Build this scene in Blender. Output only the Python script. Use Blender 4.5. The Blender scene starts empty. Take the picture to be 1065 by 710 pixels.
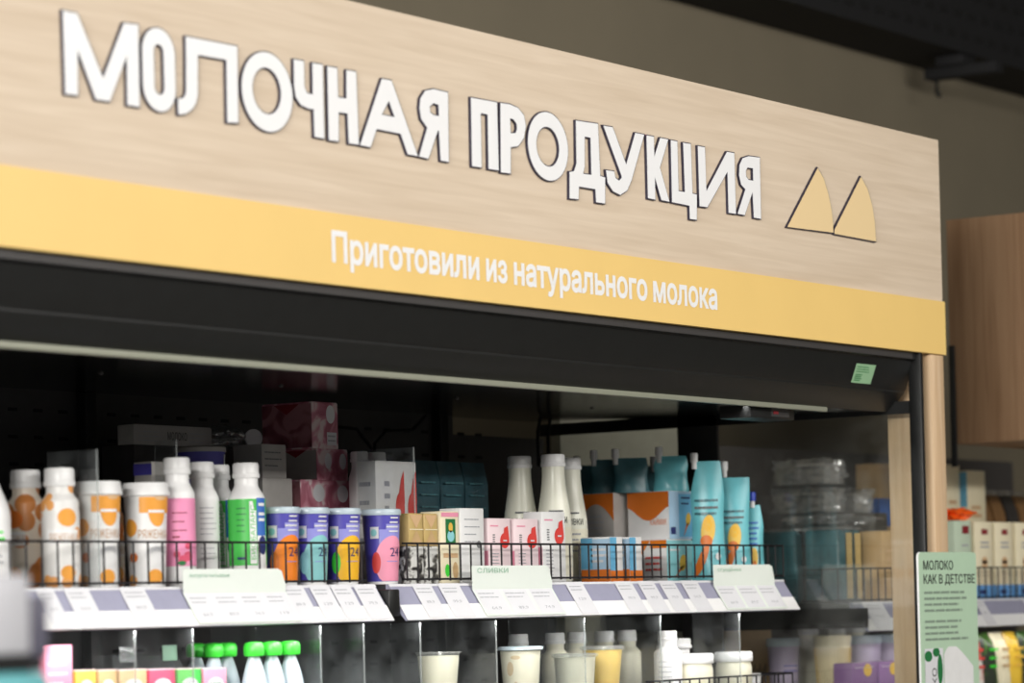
import bpy, bmesh, math, random
from math import sin, cos, pi, radians, atan2, sqrt
from mathutils import Matrix, Vector, noise
from mathutils.geometry import tessellate_polygon
random.seed(7)
SC = bpy.context.scene
COL = SC.collection
LX, LZ = 4.0, 2.0

# ------------------------------------------------------------------ materials
def new_mat(name):
    m = bpy.data.materials.new(name); m.use_nodes = True
    nt = m.node_tree
    return m, nt, nt.nodes['Principled BSDF'], nt.nodes['Material Output']

def plain(name, col, rough=.5, metal=0., spec=.5, var=0.03, scale=30., alpha=None):
    """Principled surface whose colour wavers a little with a noise texture."""
    m, nt, p, out = new_mat(name)
    p.inputs['Roughness'].default_value = rough
    p.inputs['Metallic'].default_value = metal
    p.inputs['Specular IOR Level'].default_value = spec
    tc = nt.nodes.new('ShaderNodeTexCoord'); n = nt.nodes.new('ShaderNodeTexNoise')
    n.inputs['Scale'].default_value = scale; n.inputs['Detail'].default_value = 3
    nt.links.new(tc.outputs['Object'], n.inputs['Vector'])
    r = nt.nodes.new('ShaderNodeValToRGB')
    c = Vector(col[:3])
    r.color_ramp.elements[0].position = .3; r.color_ramp.elements[1].position = .7
    r.color_ramp.elements[0].color = (*[max(0, v*(1-var)) for v in c], 1)
    r.color_ramp.elements[1].color = (*[min(1, v*(1+var)) for v in c], 1)
    nt.links.new(n.outputs['Fac'], r.inputs['Fac'])
    nt.links.new(r.outputs['Color'], p.inputs['Base Color'])
    return m

def srgb(r, g, b):
    f = lambda v: (v/255/12.92 if v <= 10 else ((v/255+.055)/1.055)**2.4)
    return (f(r), f(g), f(b))

def wood(name, light, dark, axis, grain=1.0, rough=.5):
    m, nt, p, out = new_mat(name)
    p.inputs['Roughness'].default_value = rough
    p.inputs['Specular IOR Level'].default_value = .3
    tc = nt.nodes.new('ShaderNodeTexCoord'); mp = nt.nodes.new('ShaderNodeMapping')
    s = [62., 62., 62.]; s['xyz'.index(axis)] = 2.6
    mp.inputs['Scale'].default_value = s
    nt.links.new(tc.outputs['Object'], mp.inputs['Vector'])
    n1 = nt.nodes.new('ShaderNodeTexNoise'); n1.inputs['Scale'].default_value = 1.0*grain
    n1.inputs['Detail'].default_value = 8; n1.inputs['Distortion'].default_value = .6
    nt.links.new(mp.outputs[0], n1.inputs['Vector'])
    mp2 = nt.nodes.new('ShaderNodeMapping')
    s2 = [5., 5., 5.]; s2['xyz'.index(axis)] = .5
    mp2.inputs['Scale'].default_value = s2
    nt.links.new(tc.outputs['Object'], mp2.inputs['Vector'])
    n2 = nt.nodes.new('ShaderNodeTexNoise'); n2.inputs['Scale'].default_value = 1.0
    n2.inputs['Detail'].default_value = 4; n2.inputs['Distortion'].default_value = 1.5
    nt.links.new(mp2.outputs[0], n2.inputs['Vector'])
    mx = nt.nodes.new('ShaderNodeMix'); mx.data_type = 'FLOAT'; mx.inputs[0].default_value = .40
    nt.links.new(n1.outputs['Fac'], mx.inputs[2]); nt.links.new(n2.outputs['Fac'], mx.inputs[3])
    r = nt.nodes.new('ShaderNodeValToRGB')
    r.color_ramp.elements[0].position = .33; r.color_ramp.elements[0].color = (*dark, 1)
    r.color_ramp.elements[1].position = .62; r.color_ramp.elements[1].color = (*light, 1)
    nt.links.new(mx.outputs[0], r.inputs['Fac']); nt.links.new(r.outputs['Color'], p.inputs['Base Color'])
    return m

def spots(name, base, spot, scale, thr, rough=.4, soft=.02):
    """Round blots of one colour over another (printed blot pattern)."""
    m, nt, p, out = new_mat(name)
    p.inputs['Roughness'].default_value = rough
    tc = nt.nodes.new('ShaderNodeTexCoord'); v = nt.nodes.new('ShaderNodeTexVoronoi')
    v.inputs['Scale'].default_value = scale
    nt.links.new(tc.outputs['Object'], v.inputs['Vector'])
    r = nt.nodes.new('ShaderNodeValToRGB')
    r.color_ramp.elements[0].position = thr; r.color_ramp.elements[0].color = (*spot, 1)
    r.color_ramp.elements[1].position = thr+soft; r.color_ramp.elements[1].color = (*base, 1)
    nt.links.new(v.outputs['Distance'], r.inputs['Fac']); nt.links.new(r.outputs['Color'], p.inputs['Base Color'])
    return m

def marbled(name, c1, c2, c3, scale, rough=.45):
    """Three-colour cloudy print."""
    m, nt, p, out = new_mat(name)
    p.inputs['Roughness'].default_value = rough
    tc = nt.nodes.new('ShaderNodeTexCoord'); n = nt.nodes.new('ShaderNodeTexNoise')
    n.inputs['Scale'].default_value = scale; n.inputs['Detail'].default_value = 2; n.inputs['Distortion'].default_value = 1.
    nt.links.new(tc.outputs['Object'], n.inputs['Vector'])
    r = nt.nodes.new('ShaderNodeValToRGB'); e = r.color_ramp.elements
    e[0].position = .42; e[0].color = (*c1, 1); e[1].position = .62; e[1].color = (*c3, 1)
    k = e.new(.5); k.color = (*c2, 1)
    nt.links.new(n.outputs['Fac'], r.inputs['Fac']); nt.links.new(r.outputs['Color'], p.inputs['Base Color'])
    return m

def clear(name, tint, haze=.06, gloss=.08, hazecol=(.8, .82, .82), rough=.08, noisy=0.):
    """Thin clear plastic or glass: see-through, a little haze, a little shine."""
    m, nt, p, out = new_mat(name)
    nt.nodes.remove(p)
    t = nt.nodes.new('ShaderNodeBsdfTransparent'); t.inputs[0].default_value = (*tint, 1)
    d = nt.nodes.new('ShaderNodeBsdfDiffuse'); d.inputs[0].default_value = (*hazecol, 1)
    g = nt.nodes.new('ShaderNodeBsdfGlossy'); g.inputs['Roughness'].default_value = rough
    m1 = nt.nodes.new('ShaderNodeMixShader'); m1.inputs[0].default_value = haze
    m2 = nt.nodes.new('ShaderNodeMixShader'); m2.inputs[0].default_value = gloss
    nt.links.new(t.outputs[0], m1.inputs[1]); nt.links.new(d.outputs[0], m1.inputs[2])
    nt.links.new(m1.outputs[0], m2.inputs[1]); nt.links.new(g.outputs[0], m2.inputs[2])
    nt.links.new(m2.outputs[0], out.inputs['Surface'])
    tc = nt.nodes.new('ShaderNodeTexCoord'); n = nt.nodes.new('ShaderNodeTexNoise')
    n.inputs['Scale'].default_value = 9; n.inputs['Detail'].default_value = 4
    nt.links.new(tc.outputs['Object'], n.inputs['Vector'])
    mr = nt.nodes.new('ShaderNodeMapRange')
    mr.inputs['From Min'].default_value = .35; mr.inputs['From Max'].default_value = .7
    mr.inputs['To Min'].default_value = haze*(1-noisy); mr.inputs['To Max'].default_value = haze*(1+2*noisy)
    nt.links.new(n.outputs['Fac'], mr.inputs['Value']); nt.links.new(mr.outputs[0], m1.inputs[0])
    return m

M = {}
M['oak'] = wood('light_oak', srgb(226, 208, 186), srgb(210, 190, 166), 'x')
M['oakv'] = wood('light_oak_upright', srgb(222, 194, 160), srgb(200, 166, 128), 'z')
M['walnut'] = wood('brown_wood', srgb(160, 128, 98), srgb(134, 102, 74), 'z', rough=.55)
M['yellow'] = plain('yellow_band', srgb(246, 209, 130), .40, var=.015, scale=6)
M['sand'] = plain('sand_yellow', srgb(240, 212, 162), .5, var=.005)
M['white'] = plain('white_plastic', (.86, .86, .86), .35)
M['lettering'] = plain('white_acrylic', (.93, .93, .94), .35, var=.005)
M['ink'] = plain('dark_navy_side', srgb(46, 42, 62), .5)
M['black'] = plain('black_painted_metal', (.008, .0085, .0085), .40, var=.15)
M['blackgloss'] = plain('black_glossy_metal', (.01, .01, .01), .16, var=.15)
M['matblack'] = plain('black_back_panel', (.038, .0365, .036), .55, var=.12)
M['nextback'] = plain('dark_brown_back_panel', (.085, .078, .074), .6)
M['hole'] = plain('slot_black', (.002, .002, .002), .8)
M['charcoal'] = plain('charcoal_metal', srgb(62, 60, 60), .45)
M['partition'] = plain('grey_partition', srgb(170, 168, 152), .6)
M['lipgrey'] = plain('grey_green_lip', srgb(150, 152, 136), .4)
M['railgrey'] = plain('lavender_grey_rail', srgb(158, 158, 180), .4)
M['railwhite'] = plain('white_label_strip', (.9, .9, .9), .4, var=.01)
M['paper'] = plain('white_paper', (.74, .74, .77), .6, var=.015)
M['greenpaper'] = plain('mint_white_card', srgb(230, 237, 230), .55, var=.01)
M['mint'] = plain('mint_green', srgb(186, 214, 186), .45, var=.01)
M['mintink'] = plain('mint_print', srgb(150, 190, 165), .5)
M['print'] = plain('grey_print', srgb(170, 172, 178), .6)
M['softprint'] = plain('soft_print', srgb(112, 114, 116), .6)
M['posterprint'] = plain('poster_print', srgb(134, 152, 136), .6)
M['darkprint'] = plain('dark_print', srgb(52, 56, 54), .6)
M['stickergreen'] = plain('sticker_green', srgb(150, 190, 150), .5)
M['wire'] = plain('dark_wire', (.008, .007, .009), .5, spec=.3)
M['wallpaint'] = plain('taupe_wall', srgb(126, 117, 98), .8, var=.04, scale=3)
M['ceilblack'] = plain('black_ceiling', (.006, .006, .007), .8)
M['floor'] = plain('grey_floor', srgb(150, 148, 144), .3, var=.06, scale=4)
M['glass'] = clear('end_glass', (.94, .95, .94), .018, .05, (.55, .55, .52), .05, .8)
M['acrylic'] = clear('acrylic', (.93, .94, .94), .036, .05, (.75, .8, .82), .08, .9)
M['acrylicedge'] = clear('acrylic_edge', (.85, .88, .88), .22, .1, (.8, .84, .84), .2)
M['film'] = clear('cellophane', (.95, .96, .96), .11, .30, (.85, .87, .87), .2, .9)
M['orangefilm'] = plain('orange_film', srgb(250, 104, 30), .3)
M['cup_clear'] = clear('clear_cup', (.93, .94, .93), .12, .08, (.85, .86, .84), .1)
M['orange'] = plain('orange_print', srgb(240, 164, 62), .45)
M['dkorange'] = plain('deep_orange_print', srgb(226, 120, 40), .45)
M['brownink'] = plain('pale_brown_print', srgb(196, 160, 128), .5)
M['spotA'] = spots('orange_blots', srgb(238, 226, 210), srgb(204, 132, 72), 24, .50)
M['spotB'] = spots('orange_blots_sparse', (.82, .81, .79), srgb(234, 166, 96), 30, .36)
M['pink'] = plain('pink_label', srgb(240, 150, 190), .45)
M['red'] = plain('red_print', srgb(226, 72, 66), .45)
M['berry'] = plain('berry_print', srgb(222, 84, 116), .45)
M['green'] = plain('green_label', srgb(74, 196, 84), .45)
M['dkgreen'] = plain('dark_green_print', srgb(36, 120, 66), .45)
M['lime'] = plain('lime_cap', srgb(70, 222, 66), .35)
M['blue'] = plain('blue_print', srgb(60, 112, 196), .45)
M['skyfoot'] = plain('blue_foot_print', srgb(110, 168, 228), .45)
M['navy'] = plain('navy_print', srgb(42, 50, 110), .45)
M['violet'] = plain('violet_cup', srgb(84, 78, 178), .4)
M['lilac'] = plain('lilac_print', srgb(150, 150, 222), .4)
M['ltlilac'] = plain('pale_lilac_tub', srgb(186, 172, 200), .45)
M['purple'] = plain('purple_box', srgb(150, 112, 166), .5)
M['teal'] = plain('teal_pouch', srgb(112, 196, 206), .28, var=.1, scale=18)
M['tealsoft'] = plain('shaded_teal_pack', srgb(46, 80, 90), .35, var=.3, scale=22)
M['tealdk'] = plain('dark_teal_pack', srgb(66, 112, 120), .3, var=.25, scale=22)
M['aqua'] = plain('aqua_print', srgb(150, 216, 222), .4)
M['cyan'] = plain('sky_blue_print', srgb(112, 186, 226), .4)
M['ltblue'] = plain('light_blue_print', srgb(176, 208, 234), .45)
M['sun'] = plain('sun_yellow', srgb(240, 196, 84), .45)
M['mango'] = plain('mango_yellow', srgb(248, 190, 40), .45)
M['tang'] = plain('tangerine', srgb(246, 136, 36), .45)
M['rose'] = plain('rose_print', srgb(244, 158, 184), .45)
M['mintcup'] = plain('mint_blue_print', srgb(140, 204, 206), .45)
M['milk'] = plain('milk_bottle_plastic', srgb(238, 238, 222), .28, var=.01)
M['cream'] = plain('cream_carton', srgb(246, 236, 204), .5)
M['creamjar'] = plain('cream_jar', srgb(240, 236, 214), .35)
M['gold'] = plain('gold_foil', srgb(206, 178, 116), .35, var=.08)
M['kraft'] = plain('kraft_card', srgb(206, 172, 124), .6, var=.05)
M['pinkbox'] = marbled('pink_print_box', srgb(226, 206, 208), srgb(206, 138, 156), srgb(170, 92, 112), 18)  # paled so the divider's haze is part of the colour
M['maroonbox'] = marbled('maroon_print_box', srgb(176, 120, 128), srgb(140, 76, 88), srgb(112, 56, 66), 12)
M['paleface'] = plain('pale_pink_carton', srgb(248, 226, 230), .5)
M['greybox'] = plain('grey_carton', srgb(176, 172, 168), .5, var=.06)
M['bwprint'] = marbled('black_white_print', srgb(220, 220, 216), srgb(120, 118, 112), srgb(34, 32, 34), 40)
M['translucent'] = plain('frosted_plastic', srgb(196, 212, 222), .25, var=.05)
M['yogyellow'] = plain('yellow_yogurt', srgb(240, 206, 98), .35)
M['chips'] = marbled('snack_print', srgb(52, 60, 48), srgb(78, 120, 52), srgb(36, 34, 40), 9, .3)
M['chipsred'] = marbled('snack_print_red', srgb(226, 220, 212), srgb(206, 80, 58), srgb(90, 92, 96), 11, .3)
M['chipsyel'] = marbled('snack_print_yellow', srgb(236, 196, 66), srgb(210, 170, 50), srgb(60, 64, 40), 8, .3)
M['brownpack'] = plain('brown_pack', srgb(150, 112, 72), .4, var=.15)
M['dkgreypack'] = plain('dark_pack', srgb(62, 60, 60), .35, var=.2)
M['palegreen'] = plain('pale_green_carton', srgb(206, 224, 200), .5)
M['maroon'] = plain('maroon_print', srgb(140, 36, 46), .5)
M['lightgrey'] = plain('light_grey_plastic', srgb(192, 192, 198), .45)
M['slate'] = plain('slate_grey_plastic', srgb(88, 86, 102), .5)
M['tealpack'] = plain('teal_box', srgb(96, 176, 182), .5)
M['bluecap'] = plain('blue_cap', srgb(44, 74, 190), .35)
M['stain'] = plain('tan_stain', srgb(222, 200, 162), .4)
M['puddle'] = plain('pale_caramel', srgb(222, 184, 140), .5)

# ------------------------------------------------------------------ mesh builder
class MB:
    """Collects faces (with a material slot each) and links them as ONE mesh object."""
    def __init__(s, *mats):
        s.v = []; s.f = []; s.mi = []; s.sm = []; s.mats = list(mats)
    def slot(s, m):
        if m not in s.mats: s.mats.append(m)
        return s.mats.index(m)
    def add(s, verts, faces, mat, smooth=False):
        k = len(s.v); i = s.slot(mat)
        s.v += [tuple(p) for p in verts]
        for f in faces:
            s.f.append([a+k for a in f]); s.mi.append(i); s.sm.append(smooth)
    def box(s, x0, x1, y0, y1, z0, z1, mat, bev=0.):
        if bev > 0:
            bm = bmesh.new(); bmesh.ops.create_cube(bm, size=1)
            bmesh.ops.scale(bm, vec=(x1-x0, y1-y0, z1-z0), verts=bm.verts)
            bmesh.ops.translate(bm, vec=((x0+x1)/2, (y0+y1)/2, (z0+z1)/2), verts=bm.verts)
            bmesh.ops.bevel(bm, geom=bm.edges[:], offset=bev, segments=2, affect='EDGES', profile=.5)
            s.bm(bm, mat); return
        P = [(x, y, z) for z in (z0, z1) for y in (y0, y1) for x in (x0, x1)]
        s.add(P, [(0,2,3,1),(4,5,7,6),(0,1,5,4),(2,6,7,3),(0,4,6,2),(1,3,7,5)], mat)
    def bm(s, bm, mat, smooth=False):
        bm.verts.index_update()
        s.add([v.co[:] for v in bm.verts], [[v.index for v in f.verts] for f in bm.faces], mat, smooth)
        bm.free()
    def lathe(s, prof, mat, seg=28, a0=0., a1=2*pi, cx=0., cy=0., z=0., smooth=True):
        full = abs(a1-a0-2*pi) < 1e-6
        n = seg if full else seg+1
        V = []; F = []
        for (r, h) in prof:
            for i in range(n):
                a = a0+(a1-a0)*i/seg
                V.append((cx+r*sin(a), cy-r*cos(a), z+h))
        for j in range(len(prof)-1):
            for i in range(seg):
                i2 = (i+1) % n
                F.append((j*n+i, j*n+i2, (j+1)*n+i2, (j+1)*n+i))
        s.add(V, F, mat, smooth)
        for j, rev in ((0, True), (len(prof)-1, False)):
            if full and prof[j][0] > 1e-6:
                ring = [(cx+prof[j][0]*sin(a0+2*pi*i/seg), cy-prof[j][0]*cos(a0+2*pi*i/seg), z+prof[j][1]) for i in range(seg)]
                s.add(ring, [list(range(seg))[::-1] if rev else list(range(seg))], mat)
    def tube(s, pts, r, mat, seg=6):
        pts = [Vector(p) for p in pts]; V = []; F = []
        for k, p in enumerate(pts):
            d = (pts[min(k+1, len(pts)-1)]-pts[max(k-1, 0)]).normalized()
            a = d.cross(Vector((0, 0, 1)))
            if a.length < .05: a = d.cross(Vector((0, 1, 0)))
            a.normalize(); b = d.cross(a)
            V += [p+r*(cos(2*pi*i/seg)*a+sin(2*pi*i/seg)*b) for i in range(seg)]
        for k in range(len(pts)-1):
            for i in range(seg):
                j = (i+1) % seg
                F.append((k*seg+i, k*seg+j, (k+1)*seg+j, (k+1)*seg+i))
        F += [list(range(seg))[::-1], [len(V)-seg+i for i in range(seg)]]
        s.add(V, F, mat, True)
    def prism(s, loops, fn, d0, d1, mat, side=None):
        """Polygon with holes, front at depth d0 and back at d1; fn(u, v, d) gives a point."""
        flat = [p for L in loops for p in L]
        T = tessellate_polygon([[Vector((u, v, 0)) for u, v in L] for L in loops])
        s.add([fn(u, v, d0) for u, v in flat], T, mat)
        s.add([fn(u, v, d1) for u, v in flat], T, side or mat)
        k = 0
        for L in loops:
            n = len(L)
            s.add([fn(u, v, d0) for u, v in L]+[fn(u, v, d1) for u, v in L], [(i, (i+1) % n, n+(i+1) % n, n+i) for i in range(n)], side or mat)
    # flat prints: fn(u, v) gives a point on the carrying surface
    def rect(s, fn, u0, u1, v0, v1, mat, nu=6, nv=2, top=None, bot=None):
        V = []; F = []
        for j in range(nv+1):
            for i in range(nu+1):
                u = u0+(u1-u0)*i/nu
                a = bot(u) if bot else v0
                b = top(u) if top else v1
                V.append(fn(u, a+(b-a)*j/nv))
        for j in range(nv):
            for i in range(nu):
                a = j*(nu+1)+i; F.append((a, a+1, a+nu+2, a+nu+1))
        s.add(V, F, mat, True)
    def disk(s, fn, cu, cv, ru, rv, mat, n=20, rings=3, clip=None, rot=0.):
        V = []; F = []
        def pt(k, i):
            a = 2*pi*i/n; x, y = ru*k/rings*cos(a), rv*k/rings*sin(a)
            u, v = cu+x*cos(rot)-y*sin(rot), cv+x*sin(rot)+y*cos(rot)
            if clip: u = min(max(u, clip[0]), clip[1]); v = min(max(v, clip[2]), clip[3])
            return fn(u, v)
        V.append(fn(cu, cv))
        for k in range(1, rings+1): V += [pt(k, i) for i in range(n)]
        for i in range(n): F.append((0, 1+i, 1+(i+1) % n))
        for k in range(rings-1):
            for i in range(n):
                a, b = 1+k*n+i, 1+k*n+(i+1) % n
                F.append((a, a+n, b+n, b))
        s.add(V, F, mat, True)
    def poly(s, fn, pts, mat):
        T = tessellate_polygon([[Vector((u, v, 0)) for u, v in pts]])
        s.add([fn(u, v) for u, v in pts], T, mat)
    def text(s, fn, txt, u0, v0, h, mat, w=None, bold=0., align='l'):
        V, F, W, H = glyphs(txt, bold)
        k = h/CAPH; kx = k if w is None else w/W
        off = -W*kx/2 if align == 'c' else 0
        s.add([fn(u0+off+x*kx, v0+y*k) for x, y in V], F, mat)
    def build(s, name, parent=None, bevel=None):
        me = bpy.data.meshes.new(name); me.from_pydata(s.v, [], s.f)
        for m in s.mats: me.materials.append(m)
        me.polygons.foreach_set('material_index', s.mi)
        me.polygons.foreach_set('use_smooth', s.sm)
        bm = bmesh.new(); bm.from_mesh(me)
        bmesh.ops.remove_doubles(bm, verts=bm.verts, dist=1e-6)
        bm.to_mesh(me); bm.free(); me.set_sharp_from_angle(angle=radians(42)); me.update()
        o = bpy.data.objects.new(name, me); COL.objects.link(o)
        if parent: o.parent = parent
        return o

_g = {}
CAPH = .73
def offset(L, d):
    """A closed outline pushed outward by d."""
    n = len(L); A = sum(L[i][0]*L[(i+1) % n][1]-L[(i+1) % n][0]*L[i][1] for i in range(n)); s = 1 if A > 0 else -1
    out = []
    for i in range(n):
        p, q, r = (Vector(L[(i+k) % n]) for k in (-1, 0, 1))
        a = (q-p).normalized(); b = (r-q).normalized()
        na = Vector((a.y, -a.x))*s; nb = Vector((b.y, -b.x))*s
        m = na+nb
        if m.length < .3: m = nb*1.; k = 1
        else: m.normalize(); k = min(1/max(m.dot(nb), .45), 2)
        out.append(tuple(q+m*d*k))
    return out
def area(L): return sum(a[0]*b[1]-b[0]*a[1] for a, b in zip(L, L[1:]+L[:1]))
def fill(loops):
    """Non-zero winding fill of closed outlines as trapezoids: (verts, faces)."""
    E = [(a, b) for L in loops for a, b in zip(L, L[1:]+L[:1]) if abs(a[1]-b[1]) > 1e-6]
    y0 = min(p[1] for L in loops for p in L); y1 = max(p[1] for L in loops for p in L)
    ys = sorted({round(p[1], 4) for L in loops for p in L} | {round(y0+(y1-y0)*i/12, 4) for i in range(13)})
    V = []; F = []
    for a, b in zip(ys, ys[1:]):
        if b-a < 4e-4: continue
        m = (a+b)/2; X = []
        for p, q in E:
            if (p[1] > m) != (q[1] > m):
                f = lambda y: p[0]+(q[0]-p[0])*min(1, max(0, (y-p[1])/(q[1]-p[1])))
                X.append((f(m), f(a), f(b), 1 if q[1] > p[1] else -1))
        X.sort(); w = 0
        for x in X:
            if w == 0: st = x
            w += x[3]
            if w == 0:
                k = len(V); V += [(st[1], a), (x[1], a), (x[2], b), (st[2], b)]; F.append([k, k+1, k+2, k+3])
    return V, F
def glyphs(txt, bold=0.):
    """Flat outlines of a line of text as (verts, faces, width, height)."""
    if (txt, bold) in _g: return _g[(txt, bold)]
    cu = bpy.data.curves.new('lettering', 'FONT'); cu.body = txt; cu.size = 1; cu.resolution_u = 3; cu.fill_mode = 'NONE'
    o = bpy.data.objects.new('lettering', cu); COL.objects.link(o)
    bpy.context.view_layer.update()
    dg = bpy.context.evaluated_depsgraph_get()
    me = bpy.data.meshes.new_from_object(o.evaluated_get(dg))
    P = [(v.co.x, v.co.y) for v in me.vertices]; nb = {}
    for e in me.edges:
        a, b = e.vertices; nb.setdefault(a, []).append(b); nb.setdefault(b, []).append(a)
    bpy.data.objects.remove(o); bpy.data.curves.remove(cu); bpy.data.meshes.remove(me)
    seen = set(); loops = []
    for st in nb:
        if st in seen: continue
        L = [st]; seen.add(st); cur = st
        while True:
            nx = [q for q in nb[cur] if q not in seen]
            if not nx: break
            cur = nx[0]; seen.add(cur); L.append(cur)
        pts = []
        for i in L:
            if not pts or (abs(P[i][0]-pts[-1][0])+abs(P[i][1]-pts[-1][1])) > 1e-5: pts.append(P[i])
        if len(pts) > 3 and abs(pts[0][0]-pts[-1][0])+abs(pts[0][1]-pts[-1][1]) < 1e-5: pts.pop()
        if len(pts) > 2: loops.append(pts)
    V = []; F = []
    big = area(max(loops, key=lambda L: abs(area(L)))) > 0
    if bold: loops = [offset(L, bold if (area(L) > 0) == big else -bold) for L in loops]
    V, F = fill(loops)
    x0 = min(v[0] for v in V); W = max(v[0] for v in V)-x0
    V = [(x-x0, y) for x, y in V]
    _g[(txt, bold)] = (V, F, W, CAPH)
    return _g[(txt, bold)]

def thing(name, label, cat, loc=(0, 0, 0), rz=0., group=None):
    o = bpy.data.objects.new(name, None); COL.objects.link(o); o.empty_display_size = .05
    o.location = loc; o.rotation_euler = (0, 0, rz)
    return tag(o, label, cat, group)
def tag(o, label, cat, group=None):
    o['label'] = label; o['category'] = cat
    if group: o['group'] = group
    return o
def struct(o):
    o['kind'] = 'structure'; return o
def kids(o): return [c for c in COL.objects if c.parent == o]
def dup(root, loc, rz=None, label=None, group=None):
    r = root.copy(); COL.objects.link(r); r.location = loc
    if rz is not None: r.rotation_euler = (0, 0, rz)
    if label: r['label'] = label
    if group: r['group'] = group
    for ch in kids(root):
        c = ch.copy(); COL.objects.link(c); c.parent = r
        for g in kids(ch):
            d = g.copy(); COL.objects.link(d); d.parent = c
    return r
def toward(x, y, off=0.):
    """Turn about z so that the front of a thing at x, y looks to where the shopper stands, plus an offset in degrees."""
    return atan2(-(3.82+y), -x)+pi/2+radians(off)

# surfaces for prints
def on_round(rfn, eps=.0008):
    return lambda u, v: ((rfn(v)+eps)*sin(u/rfn(v)), -(rfn(v)+eps)*cos(u/rfn(v)), v)
def on_front(x0, y, z0, eps=.0008):      # face looking to -y, u runs along +x
    return lambda u, v: (x0+u, y-eps, z0+v)
def on_side(x, y1, z0, eps=.0008):       # face looking to -x, u runs from the back (y1) to the front
    return lambda u, v: (x-eps, y1-u, z0+v)
def bars(mb, fn, u0, u1, v0, n, step, h, mat, seed=1):
    """Lines of print too small to read."""
    r = random.Random(seed)
    for i in range(n):
        u = u0
        e = u1-(u1-u0)*r.uniform(0, .25)
        while u < e-.001:
            w = min((u1-u0)*r.uniform(.1, .3), e-u)
            mb.rect(fn, u, u+w*.9, v0-i*step, v0-i*step+h*.7, M['softprint'] if mat is M['darkprint'] else mat, nu=2, nv=1)
            u += w

# ================================================================== the room
mb = MB(); mb.box(-4, 18, 1.6, 1.75, 0, 4.3, M['wallpaint']); struct(mb.build('wall_back'))
mb = MB(); mb.box(-4, 18, -8, 1.6, -.1, 0, M['floor']); struct(mb.build('floor'))
mb = MB(); mb.box(-4, 18, -8, 1.75, 4.3, 4.4, M['ceilblack']); struct(mb.build('ceiling'))

mb = MB(); mb.box(16, 16.15, -8, 1.6, 0, 4.3, M['wallpaint']); struct(mb.build('wall_right'))

# black duct-like beam under the ceiling, with its rows of slots
t = thing('ceiling_beam', 'black slotted metal beam running along the wall under the black ceiling', 'beam', (0, 0, 3.49))
mb = MB(); mb.box(-3.9, 15.99, 1.32, 1.6, 0, .81, M['ceilblack']); 
for r in range(4):
    for k in range(70):
        x = 8.2+k*.11+(r % 2)*.055
        mb.box(x, x+.06, 1.315, 1.321, .05+r*.075, .075+r*.075, M['hole'])
mb.build('beam_body', t)
t = thing('hanger_bracket', 'short black bracket with a hanging hook, bolted under the black beam', 'bracket', (10.604, 1.5, 3.414))
mb = MB(); mb.box(-.035, .035, -.29, .0, 0, .04, M['ceilblack'], .005); mb.box(-.06, .05, -.17, -.06, .04, .0755, M['ceilblack'], .005); mb.build('bracket_arm', t)
mb = MB(); mb.tube([(0, -.035, .0), (0, -.035, -.045), (.004, -.045, -.062)], .009, M['hole']); mb.build('hook', t)

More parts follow.
